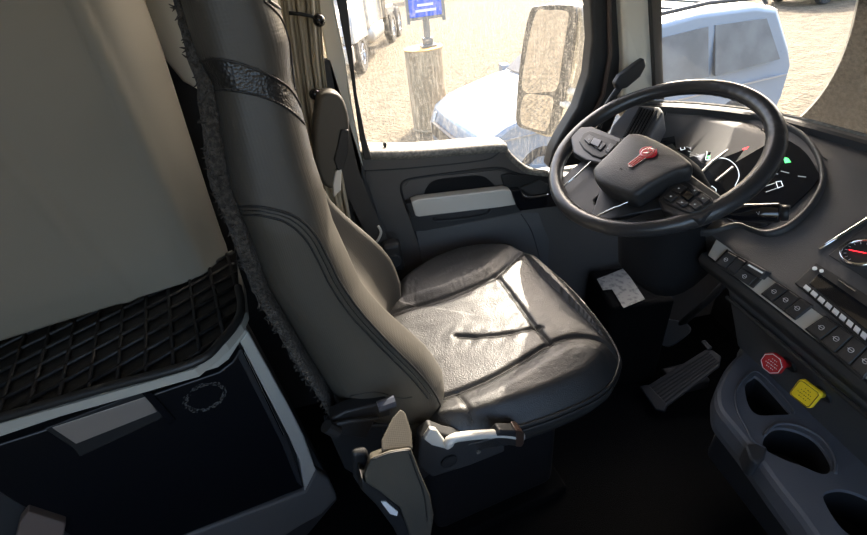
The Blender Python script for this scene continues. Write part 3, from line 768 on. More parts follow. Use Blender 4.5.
# tufts on the shell's edge
b = MB()
for i in range(260):
    u = random.random()*.86; ring = rings2[int(u*NB/2)]; q = ring[random.choice([28, 29, 30, 31, 27])]
    d = V((random.uniform(-1, .3), random.uniform(-1, -.2), random.uniform(-.8, .8))).normalized()
    b.tube([q, q+d*.004, q+d*.008+V((0, 0, random.uniform(-.003, .003)))], [.0012, .001, .0004], 4)
b.build('backing_tuft', M['fuzz'], bs_)
bs_.children[0]['kind'] = 'stuff'

# ---- recliner bracket and near armrest
NRM = SY
def sp(px, t): return [at(x, y, SY*t, SY) for x, y in px]
slab('recliner_bracket', [(330, 420), (345, 412), (378, 404), (388, 402), (392, 416), (376, 420), (366, 440), (345, 436), (333, 433)], SY*.555, NRM, .03, M['black'], seat, bev=.005)
slab('recliner_plate', [(325, 425), (440, 425), (436, 470), (400, 500), (345, 470)], SY*.62, NRM, .03, M['black'], seat, bev=.006)
b = MB(); q0, q1 = sp([(378, 407), (395, 401)], .53); b.tube([q0, q1], .0105, 8); o = b.build('bracket_knob', mat('knob_grey', (.09, .1, .13), .3), seat, smooth=False)
b = MB(); q0, q1 = sp([(326, 426), (337, 432)], .54); b.tube([q0, q1], .012, 10); b.build('pivot_bolt', M['black'], seat)
b = MB(); b.tube(sp([(332, 425), (350, 421), (378, 418)], .545), .004, 8); b.build('bracket_rod', M['dashdark'], seat, smooth=True)
TA = .42
HZ = SY*TA
hl = sp([(372, 459)], TA)[0]
UN = (V((0, 0, 1))*.8-SY*.5+SX*.3).normalized()
def uplane(px): return [at(x, y, hl, UN) for x, y in px]
lowp = sp([(371, 458), (390, 451), (411, 448), (420, 472), (430, 495), (434, 515), (430, 545), (416, 560), (408, 530), (400, 508), (380, 492), (366, 483), (364, 475)], TA)
upp = uplane([(381, 452), (381, 439), (392, 417), (400, 408), (405, 411), (411, 430), (412, 448)])
b = MB(); b.prism(lowp, SY*.045-V((0, 0, .05)))
n0 = len(lowp)
b.prism(upp, -V((0, 0, 1))*.012)
arm = b.build('armrest', M['vinyl'], seat, bev=.007, seg=4)
b = MB()
b.tube([p-SY*.001 for p in sp(sm2([(408, 450), (416, 472), (424, 495), (427, 520)], 4, False), TA)], .0014, 6)
b.build('armrest_seam', M['piping'], arm, smooth=True)
b = MB(); b.tube([p-SY*.001+V((0, 0, .001)) for p in sp(sm2([(372, 460), (390, 453), (410, 450)], 4, False), TA)], .0014, 6); b.build('armrest_seam', M['piping'], arm, smooth=True)
slab('armrest_shell', [(362, 480), (380, 492), (399, 508), (410, 530), (406, 555), (394, 530), (376, 506), (361, 491)], SY*(TA+.005), NRM, .055, M['black'], arm, bev=.006)
slab('armrest_link', [(352, 455), (368, 452), (372, 470), (362, 492), (354, 480)], SY*(TA+.04), NRM, .015, M['black'], seat, bev=.01)
slab('white_sticker', [(381, 502), (386, 502), (398, 512), (397, 516), (390, 514)], SY*(TA+.003), NRM, .002, M['white'], arm)
# ---- seat base, side cover, lever
b = MB(); b.box(sw(.30, .84, .27), (.40, .40, .46), Matrix.Rotation(A, 3, 'Z')); b.build('seat_base', M['well'], seat, bev=.03)
b = MB(); b.box(sw(.30, .84, .50), (.46, .50, .05), Matrix.Rotation(A, 3, 'Z')); b.build('seat_frame', M['black'], seat, bev=.01)
b = MB(); b.box(sw(.28, .84, .02), (.50, .46, .04), Matrix.Rotation(A, 3, 'Z')); b.build('seat_rail', M['floor'], seat, bev=.01)
slab('side_cover', [(420, 440), (432, 430), (448, 436), (470, 440), (505, 443), (505, 452), (470, 466), (432, 478), (418, 466)], SY*.52, NRM, .03, M['dashdark'], seat, bev=.006)
b = MB(); q = sp([(449, 461)], .518)[0]; b.lathe(q, -SY, [(.018, 0), (.018, .003), (.013, .004), (0.001, .004)], 20); b.build('cover_cap', M['black'], seat)
b = MB(); q = sp([(478, 451)], .518)[0]; b.lathe(q, -SY, [(.005, 0), (.005, .004), (0.001, .004)], 12); b.build('cover_screw', M['steel'], seat)
slab('beige_cover', [(424, 440), (431, 430), (437, 431), (446, 443), (450, 451), (440, 448), (432, 446)], SY*.50, NRM, .012, M['silver'], seat, bev=.004)
b = MB(); pts = sp(sm2([(447, 447), (452, 439), (466, 436), (490, 434), (506, 434), (522, 437)], 4, False), .49)
rr = [.006, .008, .010, .010, .009]+[.009]*16; b.tube(pts, rr[:len(pts)], 10)
lev = b.build('height_lever', M['silver'], seat, smooth=True)
slab('lever_grip', [(500, 431), (520, 431), (523.5, 434), (523.5, 444), (520, 447), (500, 445), (492, 440)], SY*.482, NRM, .022, M['black'], lev, bev=.004)
slab('grip_end', [(516, 431), (521, 431), (524.5, 434), (524.5, 444), (521, 447.5), (516, 447)], SY*.480, NRM, .026, mat('grip_brown', (.05, .03, .022), .3), lev, bev=.003)

# ---- far armrest, folded up (behind backrest)
fa = slab('armrest', sm2([(318, 104), (322, 95), (331, 92), (341, 96), (347, 108), (350, 125), (349, 137), (344, 150), (339, 172), (335, 190), (320, 180), (314, 140)], 3), SY*1.10, NRM, .06, M['vinyl'], seat, bev=.015, seg=4)
slab('armrest_shell', [(341, 130), (349, 130), (349, 150), (343, 172), (338, 172), (334, 160), (338, 145)], SY*1.092, NRM, .03, M['black'], fa, bev=.004)
slab('white_sticker', [(336, 171), (342, 169), (341, 190), (334, 198), (333, 185)], SY*1.091, NRM, .02, M['whiteedge'], fa, bev=.003)

# ---- seat belt
belt = thing('seat_belt', 'dark seat belt webbing running down beside the door pillar', 'seat belt', (-.03, 1.2, .6))
def strap(name, L, w, wd_, m, parent, th=.0025):
    wv = V(wd_).normalized()*w/2; b = MB(); rings = []
    for p in smooth_line(L, 6):
        n = V((0, th, 0)); rings.append([p-wv, p+wv, p+wv+n, p-wv+n])
    b.loft(rings); return b.build(name, m, parent, smooth=False)
strap('webbing', [atY(x, y, 1.22) for x, y in [(336, 110), (348, 168), (362, 205), (378, 240), (388, 275)]], .055, (1, 0, .25), M['belt'], belt)
b = MB(); b.tube([atY(x, y, 1.205) for x, y in sm2([(378, 226), (381, 232), (378, 240), (372, 246)], 4, False)], .004, 8); b.build('belt_guide', M['whiteedge'], belt, smooth=True)
b = MB(); b.box(atY(393, 256, 1.2), (.06, .05, .11)); b.build('belt_anchor', M['black'], belt, bev=.015)
b = MB(); b.lathe(atY(394, 262, 1.17), (0, 1, 0), [(.02, 0), (.024, .004), (.024, .01)], 16); b.build('anchor_bolt', M['dashdark'], belt)

# ---- curtain
b = MB(); NCu = 60; rings = []
for i in range(13):
    y = -80+i*27; ring = []
    for j in range(NCu+1):
        f = j/NCu
        xl = interp(y, [-80, 0, 100, 180, 300], [262, 280, 296, 310, 330]); xr = interp(y, [-80, 0, 60, 110, 180, 300], [306, 320, 324, 330, 344, 366])
        p = atY(xl+(xr-xl)*f, y, 1.225); p.y += .013*math.sin(f*22+y*.01)+.006*math.sin(f*53); ring.append(p)
    rings.append(ring)
b.loft(rings, closed=False); cu = b.build('curtain', M['curtain'], None, smooth=True); tag(cu, 'beige pleated curtain hanging between the seat and the door pillar', 'curtain')
so_ = cu.modifiers.new('solid', 'SOLIDIFY'); so_.thickness = .002
for i, (lb, L) in enumerate([('black strap with round button over the curtain top', [(289, 13), (300, 14), (311, 16), (319, 20)]), ('black button hook on the curtain beside the folded armrest', [(311, 92), (315, 94)])]):
    t = thing('curtain_hook', lb, 'hook', atY(L[-1][0], L[-1][1], 1.17))
    b = MB(); b.tube([atY(x, y, 1.19) for x, y in L], .004, 8); b.build('strap', M['black'], t, smooth=True)
    b = MB(); b.lathe(atY(L[-1][0], L[-1][1], 1.175), (0, -1, 0), [(.013, 0), (.014, .006), (.009, .014), (0.001, .016)], 16); b.build('button', M['blackgloss'], t, smooth=True)

# ================================================================== CABINET BEHIND THE SEAT
ub = V((.92, .39, 0)).normalized(); mb = V((.39, -.92, 0)).normalized()   # along the face, out of the face
B0 = V((-.33, .76, .87))
FP, FN = B0, mb
cab = thing('sleeper_cabinet', 'low black fronted cabinet with silver frame behind the driver seat', 'cabinet', B0+V((-.2, 0, -.87)))
frame_out = [(-70, 446), (0, 424), (100, 396), (195, 370), (226, 345), (243, 326), (262, 356), (300, 425), (330, 480), (338, 500), (300, 545), (180, 600), (-70, 600)]
slab('cabinet_body', frame_out, FP-FN*.03, FN, .30, M['dashdark'], cab, bev=.008)
# silver frame: lip on top and right stile
slab('frame_lip', [(-70, 446), (0, 424), (100, 396), (195, 369), (226, 344), (243, 325), (248, 332), (240, 343), (229, 360), (218, 368), (100, 404), (0, 437.5), (-70, 460)], FP, FN, .035, M['silverlip'], cab, bev=.004)
slab('frame_stile', [(240, 342), (248, 331), (290, 408), (304, 436), (316, 470), (305, 492), (300, 462), (289, 437)], FP-FN*.004, FN, .03, M['silverlip'], cab, bev=.004)
slab('frame_foot', [(150, 560), (190, 535), (305, 492), (316, 470), (330, 480), (338, 498), (322, 515), (300, 527), (250, 560)], FP-FN*.002, FN, .04, mat('foot_grey', (.10, .098, .095), .5), cab, bev=.01)
fd = slab('fridge_door', [(0, 444), (110, 409), (219, 372), (232, 362), (240, 349), (262, 392), (290, 448), (304, 488), (200, 529), (110, 565), (60, 530), (0, 494), (-60, 462)], FP-FN*.008, FN, .03, M['fridge'], cab, bev=.005)
dz_ = FP+FN*.0005-FN*.008
slab('door_edge', [(241, 349), (246, 358), (286, 437), (300, 478), (304, 488), (297, 482), (280, 440), (238, 357)], dz_, FN, .004, mat('door_edge', (.03, .03, .032), .4), fd, bev=.001)
b = MB(); b.tube([at(x, y, dz_+FN*.002, FN) for x, y in [(243, 352), (262, 391), (283, 435)]], .0022, 6); b.build('door_edge_bead', M['chrome'], fd)
lt = slab('latch', [(44, 429), (144, 391), (150, 392), (165, 415), (159, 420), (80, 457), (74, 449)], dz_+FN*.004, FN, .012, M['black'], fd, bev=.002)
slab('latch_plate', [(52, 428), (146, 397), (157, 412), (76, 444)], dz_+FN*.0055, FN, .006, M['latch'], lt, bev=.001)
slab('latch_catch', [(140, 392), (150, 391), (176, 420), (170, 425)], dz_+FN*.0065, FN, .008, M['blackgloss'], lt, bev=.0015)
# smudge ring left by a sticker
b = MB(); cc_ = at(205, 397, dz_, FN)
e1 = ub; e2 = V((0, 0, 1))
for k in range(90):
    a = 2*PI*k/90; nz = noise.noise(V((math.cos(a)*1.7, math.sin(a)*1.7, 3)))
    if nz < -.28: continue
    for q_ in range(2):
        rr_ = .039+random.uniform(-.006, .004); p = cc_+FN*.0009+e1*math.cos(a)*rr_+e2*math.sin(a)*rr_*.9
        q = p+(e1*-math.sin(a)+e2*math.cos(a)*.9)*.004*random.uniform(.4, 1.4)+e1*random.uniform(-.002, .002)
        b.tube([p, q], random.uniform(.0003, .0011+.001*max(0, nz)), 5)
b.build('sticker_residue', M['smudge'], fd)
slab('lower_bracket', [(20, 522), (28, 512), (66, 524), (62, 545), (10, 560)], FP+FN*.01, FN, .02, mat('bracket_dull', (.16, .12, .10), .5), cab, bev=.003)
# tray + mat
ZT = .885
tray = [(-90, 360), (0, 330), (110, 300), (232, 250), (243, 283), (246, 312), (241, 324), (226, 343), (195, 369), (100, 396), (0, 424), (-70, 446)]
b = MB(); b.prism([atZ(x, y, ZT-.008) for x, y in tray], (0, 0, -.02)); b.build('tray', M['silverlip'], cab)
rim_ = [(-70, 436), (0, 415), (100, 386), (193, 360), (222, 337), (238, 316), (241, 300), (238, 284)]
matp = [(-90, 350), (0, 322), (110, 296), (236, 250)]+[(x, y) for x, y in reversed(rim_)]
mt = thing('tray_mat', 'black diamond patterned rubber mat lying in the tray above the cabinet', 'mat', atZ(120, 350, ZT))
b = MB(); b.prism([atZ(x, y, ZT-.004) for x, y in matp], (0, 0, -.004)); mp_ = b.build('mat_sheet', M['mat'], mt)
b = MB(); b.tube([atZ(x, y, ZT+.004) for x, y in sm2([(x, y+3) for x, y in rim_], 6, False)], .0085, 10); b.build('mat_border', mat('mat_border', (.018, .0175, .017), .45), mt, smooth=True)
# diamond ribs
b = MB(); poly = [(p.x, p.y) for p in [atZ(x, y, ZT) for x, y in matp]]
O_ = atZ(120, 350, ZT)
for sgn in (1, -1):
    d = (ub*math.cos(math.radians(35*sgn+50))+V((-ub.y, ub.x, 0))*math.sin(math.radians(35*sgn+50))); pe = V((-d.y, d.x, 0))
    for k in range(-26, 27):
        run = []
        for t in range(-90, 91):
            p = O_+pe*k*.046+d*t*.008
            if inpoly(p.x, p.y, poly): run.append(p)
            else:
                if len(run) > 2: b.tube([run[0], run[-1]], .0042, 6)
                run = []
        if len(run) > 2: b.tube([run[0], run[-1]], .0042, 6)
b.build('mat_ribs', M['mat'], mt, smooth=True)

# tall beige panel
UP = V((-.416, .96, .9))
def upanel():
    rows = []; NY = 60; NX = 70
    for i in range(NY+1):
        f = i/NY
        # left and right limits along the panel's height
        xr = [(112, -90), (140, 0), (162, 60), (186, 135), (212, 215), (226, 256), (230, 266)]
        R_ = V((*[interp(f*6, list(range(7)), [q[k] for q in xr]) for k in (0, 1)], 0))
        xl = [(-190, -60), (-190, 20), (-190, 100), (-190, 180), (-190, 260), (-190, 350), (-190, 396)]
        L_ = V((*[interp(f*6, list(range(7)), [q[k] for q in xl]) for k in (0, 1)], 0))
        row = []
        for j in range(NX+1):
            u = j/NX; q = L_.lerp(R_, u)
            q.y += f**3*8*math.sin(PI*u)*-.0
            if f > .9: pass
            p = at(q.x, q.y, UP, FN)
            # soft vertical ridges pressed in the panel
            for (ax_, ay_, bx_, by_, hgt, wd) in ((70, -10, 175, 215, .008, 5), (-10, 130, 130, 300, .007, 6)):
                d = V((bx_-ax_, by_-ay_)); w = V((q.x-ax_, q.y-ay_)); dist = (w.x*d.y-w.y*d.x)/d.length
                p += FN*hgt*math.exp(-(dist/wd)**2)
            # the right edge rolls back round a large radius
            e = (R_-q).length
            if e < 55: p -= FN*(.075*(1-e/55)**2)
            # bulge of the padded panel
            p += FN*.02*math.sin(PI*f)*math.sin(PI*min(1, u*1.05))
            row.append(p)
        e0 = row[-1]
        for k in range(1, 5): row.append(e0-FN*.06*k*.8+ub*.004*math.sqrt(k))
        rows.append(row)
    b = MB(); b.loft(rows, closed=False); return b
bp_ = upanel(); o = bp_.build('wardrobe_panel', M['beige'], None, smooth=True); tag(o, 'tall beige padded side panel rising behind the tray', 'panel')
q = o.modifiers.new('solid', 'SOLIDIFY'); q.thickness = .012; q.offset = -1
b = MB(); b.prism([at(x, y, V((-.37, 1.23, 1)), (.1, 1, 0)) for x, y in [(118, -80), (134, 0), (160, 55), (182, 82), (215, 100), (215, -80)]], (0, .04, 0))
o = struct('trim_7', b, M['beigetrim'], .01, label='light beige trim behind the top of the seat')
b = MB(); b.prism([atY(x, y, 1.27) for x, y in [(100, 20), (330, 60), (392, 262), (380, 560), (230, 560), (120, 300)]], (0, .02, 0))
o = struct('trim_8', b, M['dashdark'], 0, label='dark lower wall trim behind the seat')

# ================================================================== DASHBOARD
dash = thing('dashboard', 'dark grey truck dashboard with silver switch strip and console below', 'dashboard', (.9, .5, .5))
SK = .55
D0 = V((.72, 0, .87)); DN = V((-SK, 0, 1)).normalized()       # main face plane
def onD(x, y, o=0): return at(x, y, D0+DN*o, DN)
S0 = V((.695, 0, .83)); SN = V((-(.87-.83), 0, (.718-.695))).normalized()   # strip plane normal (faces the driver, up)
def onS(x, y, o=0): return at(x, y, S0+SN*o, SN)
# body: swept profile
prof = [(.74, .80), (.716, .868), (.722, .874), (.96, 1.002), (.985, 1.008), (1.02, 1.010), (1.15, 1.005), (1.35, .98), (1.35, .72), (.95, .70), (.78, .74)]
def xbase(y):
    q = sorted([(p.y, p.x) for p in base]); return interp(y, [a for a, c in q], [c for a, c in q])
ys = [-.83, -.68, -.5, -.3, 0, .3, .5, .66, .74, .80, .86, .92, .98, 1.04, 1.10, 1.16, 1.22, 1.28]
b = MB(); rings = []
for y in ys:
    sh = 0 if y <= .74 else 0
    ring = []
    xm = xbase(y)
    for x, z in prof:
        x = min(x, xm+(.0 if z > .9 else .0)); xx = x; zz = z
        if y > .80:    # dash wraps and thins out towards the door
            k = sstep(.80, 1.28, y)
            if x < .9: xx = min(x+.10*k, xm)
            else: xx = min(x-.10*k, xm)
            zz = z-.0*k
        ring.append(V((xx, y, zz)))
    rings.append(ring)
b.loft(rings); b.build('dash_body', M['dash'], dash, bev=.006)
# dark band along the windscreen end
rl = [p for p in base if p.y < 1.285]; b = MB(); rings = []
for i, p in enumerate(rl):
    t = (rl[min(i+1, len(rl)-1)]-rl[max(i-1, 0)]).normalized(); nn = V((-abs(t.y), (t.x if t.y < 0 else -t.x), 0)).normalized()
    nn = V((t.y, -t.x, 0)); nn = nn if nn.x < 0 else -nn
    rings.append([p+nn*a+V((0, 0, z)) for a, z in ((.012, .0), (.014, .006), (.040, .008), (.05, .004), (.052, -.02), (.012, -.02))])
b.loft(rings); b.build('defrost_rail', M['dashdark'], dash, smooth=False)

# lower lip under the strip
b = MB(); b.loft([[V((x, y, z)) for x, z in [(.70, .828), (.695, .812), (.705, .79), (.73, .775), (.80, .775), (.80, .83)]] for y in (-.8, .2, .5, .70, .745)]); b.build('strip_lip', M['dashdark'], dash, bev=.004)
# silver strip
sp0 = onS(705, 259); 
b = MB(); yl = .735
b.prism([V((.6975, yl-.012, .834)), V((.7195, yl, .872)), V((.7195, -.7, .872)), V((.6975, -.7, .834))], -SN*.015)
strip = b.build('switch_strip', M['silver'], dash, bev=.003); strip['label'] = 'satin silver switch strip'
# switches
def rocker(px, grp, icon=True, h=.007):
    pts = [onS(x, y, h) for x, y in px]
    b = MB(); b.prism(pts, -SN*(h+.004)); o = b.build('rocker_switch', M['button'], grp, bev=.0018)
    if icon:
        c = sum(pts, V())/4; u = (pts[1]-pts[0]).normalized(); v = SN.cross(u).normalized(); b = MB()
        b.tube([c+SN*.0006+u*.004*math.cos(t)+v*.004*math.sin(t) for t in [k*2*PI/10 for k in range(11)]]+[c+SN*.0006-u*.006], .0005, 4)
        b.build('icon', M['white'], o)
    return o
def lerpq(Q, u0, u1, v0, v1):
    a, b_, c, d = [V((x, y, 0)) for x, y in Q]
    f = lambda u, v: (a.lerp(b_, u)).lerp(d.lerp(c, u), v)
    return [(p.x, p.y) for p in (f(u0, v0), f(u1, v0), f(u1, v1), f(u0, v1))]
G1 = [(727, 249), (768, 272), (752, 288), (713, 263)]
G2 = [(777, 281), (813, 305), (794, 320), (760, 294)]
G3 = [(825, 315), (885, 354), (862, 380), (804, 329)]
for Q, n, name in ((G1, 0, 'a'), (G2, 3, 'b'), (G3, 4, 'c')):
    fr_ = slab('switch_bezel', Q, S0+SN*.0035, SN, .006, M['black'], strip, bev=.0015)
    if n:
        for k in range(n): rocker(lerpq(Q, (k+.05)/n, (k+.95)/n, .08, .92), fr_)
    else:
        rocker(lerpq(Q, .04, .27, .1, .9), fr_); rocker(lerpq(Q, .29, .50, .1, .85), fr_, False)
        rocker(lerpq(Q, .52, .97, .0, .45), fr_, False, .014); rocker(lerpq(Q, .52, .9, .45, 1.0), fr_, True, .006)
        b = MB(); pq = [onS(x, y, .0145) for x, y in lerpq(Q, .58, .93, .12, .2)]; b.prism(pq, -SN*.001); b.build('icon', M['lit_grey'], fr_)

# radio
rad = thing('car_radio', 'black radio set into the dash above the silver switch strip', 'radio', onD(840, 300))
RQ = [(816, 262), (885, 306), (866, 344), (794.5, 282.5)]
b = MB(); b.prism([onD(x, y, .006) for x, y in RQ], -DN*.012); b.build('radio_case', M['black'], rad, bev=.002)
b = MB(); b.prism([onD(x, y, .0075) for x, y in lerpq(RQ, .12, 1.0, .25, .72)], -DN*.004); b.build('radio_display', M['screen'], rad, bev=.001)
for k in range(9):
    b = MB(); u0 = .10+k*.1; b.prism([onD(x, y, .009) for x, y in lerpq(RQ, u0, u0+.07, .80, .93)], -DN*.004); b.build('preset_button', M['white'], rad)
b = MB(); b.tube([onD(x, y, .0075) for x, y in lerpq(RQ, .35, .6, .1, .12)[:2]], .0012, 6); b.build('card_slot', M['chrome'], rad)
for u, v, r in ((.05, .22, .0035), (.13, .16, .003)):
    b = MB(); x, y = lerpq(RQ, u, u, v, v)[0]; b.lathe(onD(x, y, .006), DN, [(r, 0), (r, .003), (0.0005, .0035)], 12); b.build('radio_button', M['lit_grey'], rad)
# gauge panel
slab('gauge_panel', [(828, 255), (867, 224), (900, 205), (960, 240), (900, 300)], D0+DN*.003, DN, .004, M['dashdark'], dash, bev=.002)
b = MB(); b.tube([onD(x, y, .004) for x, y in [(819, 249), (840, 236), (867, 219), (890, 205)]], .0032, 8); b.build('chrome_trim', M['chrome'], dash, smooth=True)
gg = thing('air_gauge', 'round chrome rimmed gauge at the right edge of the dashboard', 'gauge', onD(862, 255))
gc = onD(862, 255); GR = (onD(862, 255)-onD(839, 255)).length
b = MB(); b.lathe(gc, DN, [(GR, 0), (GR, .006), (GR*.93, .012), (GR*.85, .008), (GR*.85, .001)], 36); b.build('gauge_bezel', M['chrome'], gg, smooth=True)
b = MB(); b.lathe(gc, DN, [(GR*.86, .004), (GR*.86, .006), (0.001, .006)], 36); b.build('gauge_face', M['black'], gg)
b = MB(); u = DN.cross(V((0, 1, 0))).normalized(); v = V((0, 1, 0))
for k in range(14):
    a = k*.38; d = u*math.cos(a)+v*math.sin(a); b.tube([gc+DN*.007+d*GR*.66, gc+DN*.007+d*GR*.78], .0005, 4)
b.build('gauge_tick', M['white'], gg)
b = MB(); d = (u*.4+v*.9).normalized(); b.tube([gc+DN*.0075-d*GR*.2, gc+DN*.0075+d*GR*.6], .0008, 5); b.build('gauge_needle', M['lit_red'], gg)
# small cover outline
b = MB(); b.tube([onD(x, y, .0005) for x, y in sm2([(770, 266), (790, 248), (797, 246), (806, 252), (805, 257), (790, 273)], 4, False)], .0009, 5); b.build('cover_seam', M['black'], dash)
b = MB(); b.tube([onD(x, y, .0005) for x, y in sm2([(827, 160), (812, 148), (806, 140), (811, 132)], 4, False)], .0015, 5); b.build('dash_seam', M['black'], dash)
# instrument binnacle
bz_px = [(618, 158), (632, 146), (649, 137), (664, 126), (691, 116), (721, 112.5), (747, 114), (775, 120), (804, 134), (819, 151), (826, 171), (825, 190), (812, 212), (796, 227), (781, 235), (766, 237.5), (751, 233), (736, 229), (700, 235), (650, 215), (620, 190)]
B3 = D0
bzs = sm2(bz_px, 5)
cl = thing('instrument_cluster', 'digital instrument cluster behind the steering wheel', 'instrument panel', onD(730, 180))
def offs(P, k, c=(738, 180)): return [(c[0]+(x-c[0])*k, c[1]+(y-c[1])*k) for x, y in P]
rings = []
cc0 = onD(738, 180)
outer = [onD(x, y, 0) for x, y in bzs]
for k, hh_ in ((1.0, -.004), (.995, .006), (.975, .013), (.945, .012), (.93, .004), (.92, -.001)):
    rings.append([cc0+(p-cc0)*k+DN*hh_ for p in outer])
b = MB(); b.loft(list(rings), cap=False); b.build('cluster_bezel', M['dashdark'], cl, smooth=True)
inn = [cc0+(p-cc0)*.925+DN*.0015 for p in outer]
b = MB(); b.prism(inn, -DN*.003); b.build('cluster_tray', M['dash'], cl)
scr_px = [(655, 152), (662, 137), (675, 127), (703, 120.5), (732, 121.5), (764, 130), (800, 147), (816, 168), (818, 180), (795, 204), (772, 222), (757, 227), (735, 222), (700, 205), (672, 190)]
scr = slab('display', sm2(scr_px, 4), D0+DN*.005, DN, .004, M['screen'], cl, bev=.001)
EP = D0+DN*.0056
def mark(name, px, m): return slab(name, px, EP, DN, .0006, M[m], scr)
mark('warning_icon', [(741, 143), (749, 141), (750.5, 148), (743, 150)], 'lit_red')
mark('turn_arrow', [(704, 128), (708, 126), (711, 131), (706, 133)], 'lit_green')
mark('turn_arrow', [(783, 157), (788, 158), (791, 162), (785, 163)], 'lit_green')
mark('status_icon', [(707, 156), (713, 155), (714, 159), (708, 160)], 'lit_green')
b = MB()
for px in ([(682, 145), (690, 148)], [(694, 137), (702, 139)], [(688, 151), (699, 155)], [(690, 154), (700, 158)], [(763, 187), (775, 183)], [(766, 192), (780, 187)], [(768, 172), (778, 174)], [(781, 171), (789, 173)], [(798, 176), (806, 177)], [(770, 204), (777, 205)], [(725, 147), (733, 149)]):
    b.tube([at(x, y, EP, DN) for x, y in px], .0009, 5)
b.build('text_bar', M['lit_grey'], scr)
b = MB()
for px, cl_ in (([(712, 186), (716, 189), (716, 194), (712, 196), (708, 192), (709, 188)], True), ([(680, 146), (684, 145), (685, 149), (681, 150)], True), ([(776, 182), (781, 181), (783, 186), (778, 188)], True), ([(722, 197), (727, 196), (729, 201), (724, 203), (720, 201)], True)):
    b.tube([at(x, y, EP, DN) for x, y in px], .0008, 5, closed=cl_)
b.build('gear_number', M['lit_white'], scr)
b = MB(); b.tube([at(x, y, EP, DN) for x, y in sm2([(702, 151), (707, 152), (706, 160), (715, 158), (727, 159), (736, 166), (739, 176), (735, 186)], 5, False)], .0009, 5); b.build('gauge_arc', M['lit_white'], scr, smooth=True)
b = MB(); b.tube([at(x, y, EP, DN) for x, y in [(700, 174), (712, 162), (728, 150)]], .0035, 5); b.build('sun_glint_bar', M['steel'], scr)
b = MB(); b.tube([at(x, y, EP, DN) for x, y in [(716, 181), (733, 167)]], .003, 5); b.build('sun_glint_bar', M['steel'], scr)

# left air vent
vt = thing('air_vent', 'black slatted air vent at the left end of the dashboard', 'vent', onD(640, 125, .01))
VQ = [(640, 108), (657, 112), (643, 138), (624, 137)]
vq = [at(x, y, (.72, 1.1, 1.02), (-.55, -.35, 1)) for x, y in VQ]; vn = V((-.55, -.35, 1)).normalized()
vh = [at(x, y, (.72, 1.1, 1.02), (-.55, -.35, 1)) for x, y in [(630, 104), (660, 106), (664, 112), (648, 142), (616, 158), (600, 160), (612, 125)]]
b = MB(); b.prism(vh, -vn*.08); b.build('vent_housing', M['dash'], vt, bev=.008)
b = MB(); b.prism([q+vn*.002 for q in vq], -vn*.004); b.build('vent_recess', M['well'], vt)
for k in range(6):
    f = (k+.5)/6; b = MB(); b.tube([vq[0].lerp(vq[1], f)+vn*.004, vq[3].lerp(vq[2], f)+vn*.004], .0022, 6); b.build('slat', M['black'], vt)
b = MB(); b.tube([vq[k]+vn*.003 for k in range(4)], .003, 6, closed=True); b.build('vent_frame', M['black'], vt)

# grab handle stalk by the pillar
gh = thing('mirror_stalk_handle', 'black angled handle sticking up beside the front pillar', 'handle', atY(612, 110, 1.15))
b = MB(); b.tube([atY(x, y, 1.15) for x, y in sm2([(598, 128), (606, 108), (612, 98), (621, 85)], 4, False)], .009, 10); b.build('stem', M['black'], gh, smooth=True)
slab('paddle', [(615, 84), (620, 76), (636, 64), (645, 58), (647, 66), (641, 77), (628, 88), (618, 91)], (0, 1.14, 0), pn, .022, M['black'], gh, bev=.006)

# ---- steering column and wheel
WC = V((.60049, .84131, 1.04672)); WN = V((-.419, -.136, .898)).normalized()
Wa = WN.cross(V((0, 0, 1))).normalized(); Wb = WN.cross(Wa)      # Wa towards the door, Wb towards the driver
col = thing('steering_column', 'black steering column with shroud and wiper stalk under the wheel', 'steering column', V((.85, .93, .3)))
b = MB(); rings = []
for d, w1, w2, sh in ((.035, .05, .05, 0), (.07, .075, .065, 0), (.14, .09, .085, .02), (.20, .095, .12, .05), (.27, .10, .14, .08), (.34, .09, .12, .12)):
    ring = []
    for k in range(24):
        a = 2*PI*k/24; ring.append(WC-WN*d+Wa*(-.01)+Wa*w1*abs(math.cos(a))**.7*(1 if math.cos(a) > 0 else -1)-V((-.06, 0, .25))*sh+Wb*w2*abs(math.sin(a))**.7*(1 if math.sin(a) > 0 else -1))
    rings.append(ring)
b.loft(rings); b.build('shroud', M['well'], col, smooth=True)
b = MB(); b.tube([WC-WN*.30+V((.04, 0, .02)), V((1.05, .98, .62)), V((1.36, 1.06, .5))], [.05, .04, .035], 14); b.build('column_tube', M['well'], col, smooth=True)
# right stalk
def onW(x, y, h=0): return at(x, y, WC+WN*h, WN)
s0, s1 = onW(705, 212, -.05), onW(781, 213, -.05)
b = MB(); b.tube([s0, s0.lerp(s1, .35), s0.lerp(s1, .5), s0.lerp(s1, .96), s1], [.010, .012, .0165, .0185, .016], 16); stk = b.build('stalk', M['blackgloss'], col, smooth=True)
b = MB(); b.tube([s1, s1+(s1-s0).normalized()*.012], [.0145, .0135], 16); b.build('stalk_knob', M['black'], stk, smooth=True)
b = MB(); v_ = (CP-s1).normalized()*.0185
for f in (.72,): 
    c = s0.lerp(s1, f)+v_; b.tube([c+Wa*.003, c-Wa*.003+Wb*.003, c-Wb*.004], .0007, 4)
b.build('icon', M['white'], stk)
s0, s1 = onW(600, 190, -.04), onW(566, 196, -.04)
b = MB(); b.tube([s0, s1], [.010, .013], 12); b.build('stalk', M['black'], col, smooth=True)

